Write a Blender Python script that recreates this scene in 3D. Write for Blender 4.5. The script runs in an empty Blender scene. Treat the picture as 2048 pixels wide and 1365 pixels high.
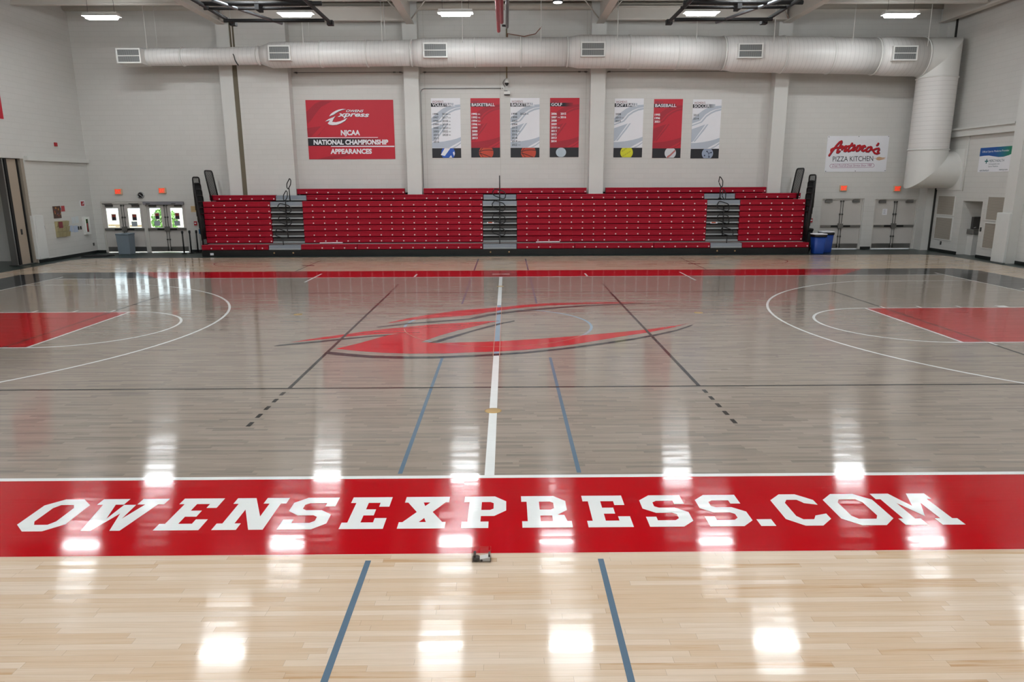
import bpy, bmesh, math, random
from mathutils import Vector, Matrix
random.seed(7)
C = bpy.context.scene.collection
sc = bpy.context.scene

# ------------------------------------------------------------------ camera
CAM = Vector((0.1873, -14.2558, 2.9016)); FPX = 1399.03
YAW, PITCH, ROLL = 0.0071, 0.2231, -0.0040
cy, sy, cp, sp = math.cos(YAW), math.sin(YAW), math.cos(PITCH), math.sin(PITCH)
FW = Vector((sy*cp, cy*cp, -sp)); R0 = Vector((cy, -sy, 0)); U0 = R0.cross(FW)
RT = R0*math.cos(ROLL) + U0*math.sin(ROLL); UP = -R0*math.sin(ROLL) + U0*math.cos(ROLL)
cam = bpy.data.objects.new('camera', bpy.data.cameras.new('camera')); C.objects.link(cam)
cam.data.sensor_width = 36; cam.data.lens = FPX/2048*36; cam.data.clip_end = 200
cam.matrix_world = Matrix(((RT.x, UP.x, -FW.x, CAM.x), (RT.y, UP.y, -FW.y, CAM.y), (RT.z, UP.z, -FW.z, CAM.z), (0, 0, 0, 1)))
sc.camera = cam
# ------------------------------------------------------------------ world, sun, exposure
w = bpy.data.worlds.new('world'); sc.world = w; w.use_nodes = True
bgn = w.node_tree.nodes['Background']; bgn.inputs[0].default_value = (0.80, 0.90, 1.0, 1); bgn.inputs[1].default_value = 3.6
sun = bpy.data.objects.new('sun', bpy.data.lights.new('sun', 'SUN')); C.objects.link(sun)
sun.data.energy = 9.0; sun.data.color = (1, .95, .84); sun.data.angle = .01
sun.rotation_euler = (math.radians(-16), math.radians(38), 0); sun.location = (-10, 30, 20)
LAMP_STRENGTH = 87.0
sc.view_settings.view_transform = 'Standard'; sc.view_settings.look = 'None'
sc.view_settings.exposure = 0.0; sc.view_settings.gamma = 1.0; sc.view_settings.use_curve_mapping = False
sc.cycles.use_denoising = True
sc.cycles.max_bounces = 10; sc.cycles.diffuse_bounces = 5; sc.cycles.glossy_bounces = 5
sc.cycles.transparent_max_bounces = 8; sc.cycles.sample_clamp_indirect = 12

# ------------------------------------------------------------------ helpers
def ray(u, v): return FW + RT*((u-1024)/FPX) + UP*((682.5-v)/FPX)
def at_y(u, v, y):
    d = ray(u, v); return CAM + d*((y-CAM.y)/d.y)
def at_x(u, v, x):
    d = ray(u, v); return CAM + d*((x-CAM.x)/d.x)
def at_z(u, v, z=0.0):
    d = ray(u, v); return CAM + d*((z-CAM.z)/d.z)
def lin(c):
    if isinstance(c, str): c = tuple(int(c[i:i+2], 16)/255 for i in (0, 2, 4))
    return tuple(x/12.92 if x <= .04045 else ((x+.055)/1.055)**2.4 for x in c) + (1,)

class NT:
    """small node-tree writer"""
    def __init__(s, name):
        s.m = bpy.data.materials.new(name); s.m.use_nodes = True; s.t = s.m.node_tree
        s.b = s.t.nodes['Principled BSDF']; s.out = s.t.nodes['Material Output']
    def n(s, typ, **kw):
        nd = s.t.nodes.new(typ)
        for k, v in kw.items(): setattr(nd, k, v)
        return nd
    def put(s, sock, v):
        if hasattr(v, 'links'): s.t.links.new(v, sock)
        else: sock.default_value = v
    def math(s, op, a, b=0.0, c=0.0):
        nd = s.n('ShaderNodeMath', operation=op)
        for i, v in enumerate((a, b, c)): s.put(nd.inputs[i], v)
        return nd.outputs[0]
    def mix(s, f, a, b):
        nd = s.n('ShaderNodeMix', data_type='RGBA')
        s.put(nd.inputs[0], f); s.put(nd.inputs[6], a); s.put(nd.inputs[7], b); return nd.outputs[2]
    def xyz(s):
        g = s.n('ShaderNodeNewGeometry'); sep = s.n('ShaderNodeSeparateXYZ'); s.t.links.new(g.outputs['Position'], sep.inputs[0]); return sep.outputs
    def comb(s, x, y, z):
        nd = s.n('ShaderNodeCombineXYZ')
        for i, v in enumerate((x, y, z)): s.put(nd.inputs[i], v)
        return nd.outputs[0]
    def noise(s, vec, scale=1.0, detail=2.0, rough=.5):
        nd = s.n('ShaderNodeTexNoise'); s.put(nd.inputs['Vector'], vec); nd.inputs['Scale'].default_value = scale
        nd.inputs['Detail'].default_value = detail; nd.inputs['Roughness'].default_value = rough; return nd.outputs[0]
    def white(s, vec):
        nd = s.n('ShaderNodeTexWhiteNoise', noise_dimensions='3D'); s.put(nd.inputs['Vector'], vec); return nd.outputs['Value']
    def ramp(s, f, stops):
        nd = s.n('ShaderNodeValToRGB'); el = nd.color_ramp.elements
        while len(el) < len(stops): el.new(.5)
        for e, (p, c) in zip(el, stops): e.position = p; e.color = lin(c)
        s.put(nd.inputs[0], f); return nd.outputs[0]
    def bump(s, h, strength=.2, dist=.01):
        nd = s.n('ShaderNodeBump'); nd.inputs['Strength'].default_value = strength; nd.inputs['Distance'].default_value = dist
        s.put(nd.inputs['Height'], h); return nd.outputs[0]
    def set(s, **kw):
        for k, v in kw.items(): s.put(s.b.inputs[k.replace('_', ' ')], v)
        return s.m

MATS = {}
def mat(name, col, rough=.5, metal=0.0, spec=.5, vary=.04, emit=0.0, coat=0.0):
    if name in MATS: return MATS[name]
    t = NT(name); c = lin(col)
    if vary > 0:
        p = t.xyz(); f = t.noise(t.comb(p[0], p[1], p[2]), 3.0, 3.0)
        c = t.mix(f, tuple(x*(1-vary) for x in c[:3])+(1,), tuple(min(1, x*(1+vary)) for x in c[:3])+(1,))
    t.set(Base_Color=c, Roughness=rough, Metallic=metal, Specular_IOR_Level=spec)
    if emit: t.set(Emission_Color=lin(col), Emission_Strength=emit)
    if coat: t.set(Coat_Weight=coat, Coat_Roughness=.05)
    MATS[name] = t.m; return t.m

OFF = {}
def cen(o): return OFF.get(o.name, Vector((0, 0, 0))) if o else Vector((0, 0, 0))
class MB:
    def __init__(s): s.v = []; s.f = []; s.mi = []; s.sm = []; s.cur = 0; s.smooth = False
    def face(s, idx): s.f.append(tuple(idx)); s.mi.append(s.cur); s.sm.append(s.smooth)
    def add(s, pts):
        b = len(s.v); s.v += [Vector(p) for p in pts]; return b
    def box(s, x0, x1, y0, y1, z0, z1):
        b = s.add([(x, y, z) for z in (z0, z1) for y in (y0, y1) for x in (x0, x1)])
        for q in ((0, 2, 3, 1), (4, 5, 7, 6), (0, 1, 5, 4), (2, 6, 7, 3), (0, 4, 6, 2), (1, 3, 7, 5)): s.face([b+i for i in q])
        return s
    def quad(s, *p):
        b = s.add(p); s.face(range(b, b+len(p))); return s
    def loft(s, rings, close=True, caps=True):
        n = len(rings[0]); bs = [s.add(r) for r in rings]
        for a, b in zip(bs, bs[1:]):
            for i in range(n if close else n-1):
                j = (i+1) % n; s.face((a+i, a+j, b+j, b+i))
        if caps:
            sm = s.smooth; s.smooth = False
            s.face([bs[0]+i for i in reversed(range(n))]); s.face([bs[-1]+i for i in range(n)]); s.smooth = sm
        return s
    def tube(s, pts, r, n=8, closed=False):
        pts = [Vector(p) for p in pts]; s.smooth = True; rings = []; m = len(pts)
        prev = None
        for i, p in enumerate(pts):
            if closed: d = pts[(i+1) % m]-pts[i-1]
            else: d = pts[min(i+1, m-1)]-pts[max(i-1, 0)]
            d.normalize()
            a = prev - d*prev.dot(d) if prev else (Vector((0, 0, 1)).cross(d) if abs(d.z) < .9 else Vector((0, 1, 0)).cross(d))
            if a.length < 1e-4: a = d.orthogonal()
            a.normalize(); prev = a; b = d.cross(a)
            k = 1.0
            if 0 < i < m-1 or closed:
                e = (pts[(i+1) % m]-p).normalized(); k = 1/max(.6, abs(e.dot(d)))
            rings.append([p + (a*math.cos(t)+b*math.sin(t))*r*k for t in (2*math.pi*j/n for j in range(n))])
        if closed: rings.append(rings[0])
        s.loft(rings, True, not closed); s.smooth = False; return s
    def cyl(s, p, q, r, n=20, r2=None):
        p, q = Vector(p), Vector(q); d = (q-p).normalized(); a = d.orthogonal().normalized(); b = d.cross(a); s.smooth = True
        s.loft([[c+(a*math.cos(t)+b*math.sin(t))*rr for t in (2*math.pi*j/n for j in range(n))] for c, rr in ((p, r), (q, r if r2 is None else r2))])
        s.smooth = False; return s
    def lathe(s, c, prof, n=24, axis='z'):
        c = Vector(c); s.smooth = True
        def pt(r, h, t):
            if axis == 'z': return c+Vector((r*math.cos(t), r*math.sin(t), h))
            if axis == 'y': return c+Vector((r*math.cos(t), h, r*math.sin(t)))
            return c+Vector((h, r*math.cos(t), r*math.sin(t)))
        s.loft([[pt(r, h, 2*math.pi*j/n) for j in range(n)] for r, h in prof]); s.smooth = False; return s
    def prism_x(s, prof, x0, x1):   # profile of (y,z)
        s.loft([[(x, y, z) for y, z in prof] for x in (x0, x1)]); return s
    def poly(s, pts, fn):           # flat, possibly concave
        from mathutils.geometry import tessellate_polygon
        p3 = [Vector(fn(*p)) for p in pts]
        tri = tessellate_polygon([p3]); b = s.add(p3)
        for t in tri: s.face([b+i for i in t])
        return s
    def ribbon(s, pts, wd, fn, closed=False):
        m = len(pts); L = []; Rr = []
        for i in range(m):
            p = Vector(pts[i]); a = Vector(pts[i-1] if (i or closed) else pts[i]); c = Vector(pts[(i+1) % m] if (i < m-1 or closed) else pts[i])
            d1 = (p-a); d2 = (c-p)
            if d1.length < 1e-9: d1 = d2
            if d2.length < 1e-9: d2 = d1
            d1.normalize(); d2.normalize(); d = (d1+d2).normalized(); k = 1/max(.5, d.dot(d1)); nrm = Vector((-d.y, d.x))*wd*.5*k
            L.append(fn(*(p+nrm))); Rr.append(fn(*(p-nrm)))
        b = s.add(L); c0 = s.add(Rr)
        for i in range(m if closed else m-1):
            j = (i+1) % m; s.face((b+i, c0+i, c0+j, b+j))
        return s
    def disc(s, c, r, fn, n=24, clip=None):
        pts = []
        for j in range(n):
            t = 2*math.pi*j/n; a, b = c[0]+r*math.cos(t), c[1]+r*math.sin(t)
            if clip: a = min(max(a, clip[0]), clip[1]); b = min(max(b, clip[2]), clip[3])
            pts.append((a, b))
        return s.poly(pts, fn)
    def build(s, name, m, parent=None, bevel=0.0, kind=None):
        me = bpy.data.meshes.new(name)
        if parent: off = cen(parent)
        else:
            xs = [v.x for v in s.v]; ys = [v.y for v in s.v]; zs = [v.z for v in s.v]
            off = Vector(((min(xs)+max(xs))/2, (min(ys)+max(ys))/2, min(zs)))
        me.from_pydata([v-off for v in s.v], [], s.f)
        for k in (m if isinstance(m, (list, tuple)) else [m]): me.materials.append(k)
        me.polygons.foreach_set('material_index', s.mi); me.polygons.foreach_set('use_smooth', s.sm); me.update()
        o = bpy.data.objects.new(name, me); C.objects.link(o)
        if parent: o.parent = parent
        else: o.location = off
        OFF[o.name] = off
        if bevel:
            b = o.modifiers.new('bevel', 'BEVEL'); b.width = bevel; b.segments = 2; b.limit_method = 'ANGLE'
        if kind: o['kind'] = kind
        return o

def tag(o, label, cat, group=None):
    o['label'] = label; o['category'] = cat
    if group: o['group'] = group
    return o
def thing(name, label, cat, loc=(0, 0, 0), group=None):
    o = bpy.data.objects.new(name, None); C.objects.link(o); o.location = loc; o.empty_display_size = .1
    OFF[o.name] = Vector(loc); return tag(o, label, cat, group)
def struct(name, mb, m, parent=None, **k):
    return mb.build(name, m, parent, kind='structure', **k)
def dup(root, delta, label=None):
    r = root.copy(); C.objects.link(r); r.location = Vector(root.location)+Vector(delta)
    if label: r['label'] = label
    for ch in root.children:
        c = ch.copy(); C.objects.link(c); c.parent = r
        for g in ch.children:
            d = g.copy(); C.objects.link(d); d.parent = c
    return r
def textverts(body, bold=0.0, shear=0.0, lines=1.0, align='LEFT'):
    cu = bpy.data.curves.new('t', 'FONT'); cu.body = body; cu.offset = bold; cu.shear = shear; cu.align_x = align; cu.space_line = lines
    cu.resolution_u = 3
    o = bpy.data.objects.new('t', cu); me = bpy.data.meshes.new_from_object(o)
    vs = [v.co.copy() for v in me.vertices]; fs = [tuple(p.vertices) for p in me.polygons]
    bpy.data.objects.remove(o); bpy.data.curves.remove(cu); bpy.data.meshes.remove(me)
    return vs, fs
def put_text(mb, body, box, fn, bold=.012, shear=0.0, lines=1.0, warp=None):
    vs, fs = textverts(body, bold, shear, lines)
    x0 = min(v.x for v in vs); x1 = max(v.x for v in vs); y0 = min(v.y for v in vs); y1 = max(v.y for v in vs)
    if body.upper() == body and '\n' not in body:      # capitals and figures: scale by cap height
        hs = textverts('H', bold, 0)[0]; y0 = min(v.y for v in hs); y1 = max(v.y for v in hs)
    pts = []
    for v in vs:
        a = (v.x-x0)/(x1-x0); b = (v.y-y0)/(y1-y0)
        p, q = box[0]+a*(box[1]-box[0]), box[2]+b*(box[3]-box[2])
        if warp: p, q = warp(p, q)
        pts.append(fn(p, q))
    b0 = mb.add(pts)
    for f in fs: mb.face([b0+i for i in f])
    return mb

# ------------------------------------------------------------------ materials
def block_wall(name, col, dark):
    t = NT(name); p = t.xyz()
    br = t.n('ShaderNodeTexBrick'); br.offset = .5
    t.put(br.inputs['Vector'], t.comb(t.math('ADD', p[0], p[1]), p[2], 0.0))
    for k, v in (('Scale', 1.0), ('Mortar Size', .004), ('Mortar Smooth', .4), ('Brick Width', .406), ('Row Height', .203)): br.inputs[k].default_value = v
    c = lin(col); br.inputs['Color1'].default_value = c; br.inputs['Color2'].default_value = tuple(x*.975 for x in c[:3])+(1,)
    br.inputs['Mortar'].default_value = lin(dark)
    n = t.noise(t.comb(p[0], p[1], p[2]), .7, 3.0); n2 = t.noise(t.comb(p[0], p[1], p[2]), 60.0, 3.0)
    hl = t.math('LESS_THAN', t.math('FRACT', t.math('DIVIDE', p[2], .203)), .05)
    lw = t.noise(t.comb(t.math('MULTIPLY', p[0], .8), t.math('MULTIPLY', p[2], 5.0), p[1]), 1.0, 1.0)
    colr = t.mix(t.math('MULTIPLY', n, .10), br.outputs['Color'], lin(dark))
    colr = t.mix(t.math('MULTIPLY', hl, t.math('MULTIPLY', lw, .5)), colr, tuple(x*.8 for x in lin(dark)[:3])+(1,))
    h = t.math('ADD', t.math('MULTIPLY', br.outputs['Fac'], -1.0), t.math('MULTIPLY', n2, .25))
    return t.set(Base_Color=colr, Roughness=.55, Specular_IOR_Level=.35, Normal=t.bump(h, .25, .006))
WALL = block_wall('painted block', 'd2d1cd', 'c7c6c1')
PAINT = mat('painted plaster', 'd3d3cf', .6, vary=.03)

def plank(name, stops, wid, length, gap, grain, coatr=.085, axis=0):
    t = NT(name); p = t.xyz()
    row = t.math('FLOOR', t.math('DIVIDE', p[1], wid))
    r1 = t.white(t.comb(row, 3.1, 0.0))
    ln = t.math('MULTIPLY_ADD', r1, length*.6, length*.7)
    xs = t.math('ADD', t.math('DIVIDE', p[0], ln), t.math('MULTIPLY', r1, 37.0))
    idn = t.math('FLOOR', xs)
    rid = t.white(t.comb(row, idn, 1.7)); rid2 = t.white(t.comb(row, idn, 9.2))
    gr = t.noise(t.comb(t.math('ADD', t.math('MULTIPLY', p[0], 1.3), t.math('MULTIPLY', rid2, 50.0)), t.math('MULTIPLY', p[1], 24.0), 0.0), 1.0, 4.0, .6)
    gr2 = t.noise(t.comb(t.math('MULTIPLY', p[0], 3.0), t.math('MULTIPLY', p[1], 190.0), rid), 1.0, 2.0, .6)
    f = t.math('ADD', t.math('MULTIPLY', rid, 1-grain), t.math('MULTIPLY_ADD', gr, grain*1.6, -grain*.3))
    col = t.ramp(f, stops)
    col = t.mix(t.math('MULTIPLY', t.math('SUBTRACT', gr2, .35), .45), col, lin(stops[0][1]))
    fy = t.math('FRACT', t.math('DIVIDE', p[1], wid)); fx = t.math('FRACT', xs)
    sy_ = t.math('LESS_THAN', fy, .03); sx_ = t.math('LESS_THAN', t.math('MULTIPLY', fx, ln), .003)
    seam = t.math('MAXIMUM', sy_, sx_)
    col = t.mix(t.math('MULTIPLY', seam, gap), col, lin('4a3a2c'))
    return floor_coat(t, col, p, wid, coatr)
def floor_coat(t, col, p, wid=.057, coatr=.085, spec=.26):
    # varnish film: boards lie a hair out of level and the sanded film carries fine ripples along them
    yy = t.math('DIVIDE', p[1], wid); row = t.math('FLOOR', yy); fy = t.math('FRACT', yy)
    tilt = t.math('SUBTRACT', t.white(t.comb(row, t.math('FLOOR', t.math('MULTIPLY_ADD', p[0], 1.1, t.math('MULTIPLY', t.white(t.comb(row, 3.1, 0.0)), 9.0))), 4.4)), .5)
    brd = t.math('MULTIPLY', t.math('MULTIPLY', tilt, t.math('SUBTRACT', fy, .5)), wid)
    wav = t.noise(t.comb(t.math('MULTIPLY', p[0], .9), t.math('MULTIPLY', p[1], 6.0), 0.0), 1.0, 1.0)
    rip = t.noise(t.comb(t.math('MULTIPLY', p[0], 3.0), t.math('MULTIPLY', p[1], 45.0), 0.0), 1.0, 2.0)
    mic = t.noise(t.comb(t.math('MULTIPLY', p[0], 30.0), t.math('MULTIPLY', p[1], 110.0), 0.0), 1.0, 1.0)
    def nrm(kb, kw, kr, km):
        h = t.math('ADD', t.math('MULTIPLY', brd, kb), t.math('ADD', t.math('MULTIPLY', wav, kw), t.math('MULTIPLY_ADD', mic, km, t.math('MULTIPLY', rip, kr))))
        nb = t.n('ShaderNodeBump'); nb.inputs['Strength'].default_value = 1.0; nb.inputs['Distance'].default_value = 1.0; t.put(nb.inputs['Height'], h)
        return nb.outputs[0]
    t.put(t.b.inputs['Coat Normal'], nrm(.006, .00012, .00003, 0.0))
    return t.set(Base_Color=col, Roughness=.115, Specular_IOR_Level=spec, IOR=1.5, Anisotropic=.9, Tangent=t.comb(0.0, 1.0, 0.0), Normal=nrm(.035, .0002, .00008, .00004),
                 Coat_Weight=.28, Coat_Roughness=.06, Coat_IOR=1.5)
MAPLE = plank('maple boards', ((0, 'a67f5a'), (.10, 'c09a73'), (.24, 'd2b89c'), (.65, 'dbc7b1'), (1, 'e4d4c3')), .057, 1.0, .28, .42)
GREYWOOD = plank('grey stained maple', ((0, '625a52'), (.2, '837a71'), (.5, '998c80'), (.8, 'a2968a'), (1, 'b0a08e')), .057, .75, .16, .62)
def paint_floor(name, col):
    t = NT(name); p = t.xyz(); c = lin(col); f = t.noise(t.comb(p[0], p[1], 0.0), 2.0, 3.0)
    colr = t.mix(f, tuple(x*.95 for x in c[:3])+(1,), tuple(min(1, x*1.05) for x in c[:3])+(1,))
    return floor_coat(t, colr, p, spec=.17)
FRED = paint_floor('red floor paint', 'b20010'); FCHAR = paint_floor('charcoal floor paint', '2f2f31')
FWHITE = paint_floor('white floor paint', 'e6e8e6'); FBLACK = paint_floor('black floor paint', '2b2a29')
FBLUE = paint_floor('blue grey floor paint', '5f7486'); FPALE = paint_floor('pale blue floor paint', '8ea4b5')
FTHIN = paint_floor('thin tan floor line', 'c89a86'); FLRED = paint_floor('logo red floor paint', 'bf0e1c')
def rubber():
    t = NT('dark green rubber floor'); p = t.xyz(); n = t.noise(t.comb(p[0], p[1], 0.0), 5.0, 3.0)
    return t.set(Base_Color=t.mix(n, lin('1b2a26'), lin('2a3a35')), Roughness=.3, Specular_IOR_Level=.5)
RUBBER = rubber()
def duct_mat(name, ax):
    t = NT(name); p = t.xyz()
    f = t.math('FRACT', t.math('DIVIDE', p[ax], .165))
    l = t.math('LESS_THAN', t.math('ABSOLUTE', t.math('SUBTRACT', f, .5)), .05)
    n = t.noise(t.comb(p[0], p[1], p[2]), 1.5, 2.0)
    col = t.mix(t.math('MULTIPLY', l, .24), t.mix(n, lin('dad8d5'), lin('e4e2df')), lin('8e8c88'))
    return t.set(Base_Color=col, Roughness=.38, Specular_IOR_Level=.4, Normal=t.bump(l, .4, .004))
DUCTX = duct_mat('white spiral duct', 0); DUCTZ = duct_mat('white spiral duct drop', 2)
WHITE = mat('white enamel', 'dcdcd8', .4); BLACK = mat('black enamel', '121213', .4); BLACKM = mat('matt black', '0b0b0c', .7)
STEEL = mat('brushed steel', '8d8c8a', .35, .9); DSTEEL = mat('dark steel', '5d5c5a', .4, .8)
def deckmat():
    t = NT('roof deck'); p = t.xyz(); f = t.math('FRACT', t.math('DIVIDE', p[0], .2))
    n = t.noise(t.comb(p[0], p[1], p[2]), 1.3, 3.0)
    return t.set(Base_Color=t.mix(n, lin('5d5346'), lin('6f6455')), Roughness=.8, Normal=t.bump(t.math('LESS_THAN', f, .35), .6, .03))
DECK = deckmat()
BEAM = mat('painted steel beam', 'cfcac2', .55)
REDSEAT = mat('red seat plastic', '9f0c27', .42, spec=.3, vary=.05)
SIGNRED = mat('sign red', 'bf1e32', .55); SIGNRED2 = mat('sign dark red', 'a21b2e', .55)
SIGNWHITE = mat('sign white', 'e8e9ee', .55, vary=.02); SIGNGREY = mat('sign grey blue', 'b6bfcb', .55, vary=.02)
SIGNBLACK = mat('sign black', '12141c', .5)

# ================================================================== SETTING
XL, XR, YB, YF = -17.5, 18.3, 16.3, -18.0
b = MB(); b.box(XL-3, XR+1.2, YF, YB+.3, -.2, -.004)
floor = struct('floor', b, RUBBER)
def fl(z): return lambda x, y: (x, y, z)
# wood slab with rounded far corners
wl, wr, wt = -16.85, 17.62, 13.92
out = [(wl, YF+.3), (wr, YF+.3)]
for j in range(9):
    t = j/8*math.pi/2; out.append((wr-1.0+1.0*math.cos(t), wt-1.0+1.0*math.sin(t)))
for j in range(9):
    t = math.pi/2+j/8*math.pi/2; out.append((wl+1.0+1.0*math.cos(t), wt-1.0+1.0*math.sin(t)))
b = MB(); b.poly(out, fl(0.0)); b.build('maple_boards', MAPLE, floor)
BX, BY = 14.02, 7.64
b = MB(); b.quad((-BX, -BY, .0006), (BX, -BY, .0006), (BX, BY, .0006), (-BX, BY, .0006)); b.build('grey_stained_court', GREYWOOD, floor)
# border: red along both sides, charcoal round the ends
OB, OX = 9.17, 15.8
for s, ob in ((1, 9.32), (-1, 9.16)):
    b = MB(); b.poly([(-10.72, s*BY), (10.72, s*BY), (12.25, s*ob), (-12.25, s*ob)], fl(.0007)); b.build('red_border', FRED, floor)
for s in (1, -1):
    b = MB(); b.poly([(s*10.72, BY), (s*12.25, 9.32), (s*15.3, 9.32), (s*OX, 8.7), (s*OX, -8.6), (s*15.3, -9.16), (s*12.25, -9.16), (s*10.72, -BY), (s*BX, -BY), (s*BX, BY)], fl(.0007))
    b.build('charcoal_border', FCHAR, floor)
    b = MB(); b.quad((s*8.54, -1.78, .0012), (s*BX, -1.78, .0012), (s*BX, 1.78, .0012), (s*8.54, 1.78, .0012)); b.build('red_lane', FRED, floor)
LW = .055
LN_ = [0]
def line(pts, m, z=.0022, wd=LW, closed=False, name='court_line'):
    LN_[0] += 1; b = MB(); b.ribbon(pts, wd, fl(z+LN_[0]*4e-6), closed); return b.build(name, m, floor)
line([(-BX, -7.665), (BX, -7.665)], FWHITE, wd=.07); line([(-BX, 7.665), (BX, 7.665)], FWHITE, wd=.07)
for s in (1, -1):
    line([(s*BX, -8.15), (s*BX, 8.15)], FWHITE, wd=.06)
    line([(s*8.56, -1.80), (s*8.56, 1.80)], FWHITE); 
    for q in (1, -1): line([(s*8.54, q*1.80), (s*BX, q*1.80)], FWHITE)
    arc = lambda cx, r, t0, t1, n=48: [(s*(cx-r*math.cos(t0+(t1-t0)*i/n)), r*math.sin(t0+(t1-t0)*i/n)) for i in range(n+1)]
    line(arc(8.54, 1.80, -math.pi/2, math.pi/2), FWHITE)
    a = math.asin(6.3/6.66)
    line([(s*BX, -6.3)] + arc(12.7, 6.66, -a, a) + [(s*BX, 6.3)], FWHITE)
    for x in (9.03, 9.9, 10.84):
        for q in (1, -1): line([(s*x, q*1.82), (s*x, q*2.03)], FWHITE)
    for q in (1, -1): line([(s*11.86, q*1.82), (s*11.86, q*2.03)], FWHITE, wd=.24)
    # coach marks across the far and near border
    line([(s*5.88, 6.67), (s*5.88, 8.65)], FWHITE, z=.003, wd=.06); line([(s*2.73, 7.74), (s*2.73, 8.42)], FWHITE, z=.003, wd=.06)
    # volleyball: end line, attack line with dashes
    line([(s*9.0, -4.5), (s*9.0, 4.5)], FBLACK, z=.0016)
    line([(s*2.975, -4.5), (s*2.975, 4.5)], FBLACK, z=.0026)
    for q in (1, -1):
        for k in range(5):
            y = 4.5+.18+k*.32; line([(s*2.99, q*y), (s*2.99, q*(y+.16))], FBLACK, z=.0016, name='dashed_mark')
    # blue grey lines run the length of the hall, broken at the borders and the emblem
    for y0, y1 in ((-7.58, -2.75), (2.65, 7.62), (9.34, 13.0), (-17.6, -9.26)): line([(s*.915, y0), (s*.915, y1)], FBLUE, z=.0016, wd=.045)
    # cross-court marks in the strip before the bleachers
    line([(s*6.95, 9.34), (s*6.95, 12.8)], FBLACK, z=.0016, wd=.03); line([(s*6.75, 11.0), (s*7.2, 11.0)], FBLACK, z=.0017, wd=.16)
    line([(s*(8.9+1.8*math.cos(t)), 12.05-1.4*math.sin(t)) for t in [(-.25+1.5*i/24)*math.pi*.8 for i in range(25)]], FBLACK, z=.0016, wd=.03)
line([(-9, -4.5), (9, -4.5)], FBLACK, z=.0016, wd=.05); line([(-9, 4.5), (9, 4.5)], FBLACK, z=.0016, wd=.05)
line([(0, -7.63), (0, -2.62)], FWHITE, wd=.1); line([(0, 2.45), (0, 7.63)], FWHITE, wd=.1)
line([(0, -2.62), (0, 2.45)], FPALE, z=.0010, wd=.1)
line([(1.93*math.cos(t), 1.93*math.sin(t)) for t in [2*math.pi*i/64 for i in range(64)]], FPALE, z=.0009, closed=True)
for xx in (-.055, .055): line([(xx, -2.62), (xx, 2.45)], FTHIN, z=.0030, wd=.012)
line([(1.93*math.cos(t), 1.93*math.sin(t)) for t in [math.pi*1.05+math.pi*.85*i/40 for i in range(41)]], FTHIN, z=.0030, wd=.012)
line([(-.28, 8.2), (.28, 8.45)], FWHITE, z=.003, wd=.06); line([(-.28, 8.45), (.28, 8.2)], FWHITE, z=.003, wd=.06)
for dz, m, k in ((.0018, FWHITE, 0), (.0021, FLRED, .05)):
    b = MB(); b.quad((14.35+k, 3.2+k, dz), (15.2-k, 3.2+k, dz), (15.2-k, 4.75-k, dz), (14.35+k, 4.75-k*3, dz)); b.build('end_border_mark', m, floor)
# emblem at centre court, outlined on the floor
def pa(pts): return [tuple(at_z(500+x/4.096, 500+y/4.096)[:2]) for x, y in pts]
def pb(pts): return [tuple(at_z(950+x/4.096, 500+y/4.096)[:2]) for x, y in pts]
lr = [
 pa([(1105,605),(1300,560),(1500,527),(1700,500),(1843,487)]) + pb([(205,472),(400,452),(600,440),(900,434),(1200,430),(1380,434),(1200,438),(900,443),(600,455),(400,473),(200,497),(0,530)]) + pa([(1800,538),(1700,545),(1500,560),(1300,578)]),
 pa([(330,760),(560,722),(800,690),(1000,662),(1200,640),(1500,612),(1800,594)]) + pb([(100,586),(205,583),(130,595),(0,628)]) + pa([(1700,662),(1550,705),(1400,757),(1530,765)]) + pb([(0,757),(205,750),(400,738),(600,725),(850,705),(1100,683),(1400,655),(1600,628),(1750,604),(1600,642),(1400,681),(1200,711),(1000,745),(800,778),(600,802),(400,822),(200,834),(0,840)]) + pa([(1600,850),(1300,852),(1100,845),(900,832),(800,822),(705,812),(900,765),(1050,722),(1130,700),(1225,685),(1000,695),(800,712),(560,738)])]
lc = [
 pa([(1030,632),(1300,600),(1500,585),(1800,562),(1840,550)]) + pb([(100,530),(205,514),(400,491),(600,474),(900,456),(1200,443),(1530,435),(1530,437),(1200,450),(900,463),(600,488),(400,506),(200,529),(100,547),(0,568)]) + pa([(1810,573),(1500,597),(1300,611),(1060,637)]),
 pa([(190,790),(250,777),(560,748),(800,722),(1000,705),(1130,697),(1180,694),(1130,706),(1000,713),(800,734),(560,761),(230,791)]),
 pa([(1460,762),(1600,722)]) + pb([(0,654),(100,626),(200,602),(320,580),(327,587),(250,601),(100,641),(0,666)]) + pa([(1700,712),(1530,763)]),
 pa([(608,850),(630,832),(800,850),(1000,867),(1300,875),(1500,875)]) + pb([(0,862),(200,850),(400,838),(600,818),(800,795),(1000,768),(1300,725),(1500,688),(1650,655),(1760,620),(1795,612),(1760,630),(1650,668),(1500,702),(1300,739),(1000,784),(800,810),(600,832),(400,852),(200,866),(0,878)]) + pa([(1500,893),(1200,893),(1000,888),(800,873),(608,853)])]
b = MB(); [b.poly(p, fl(.0020)) for p in lr]; b.build('emblem_red', FLRED, floor)
b = MB(); [b.poly(p, fl(.0019)) for p in lc]; b.build('emblem_shadow', FCHAR, floor)
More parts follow.
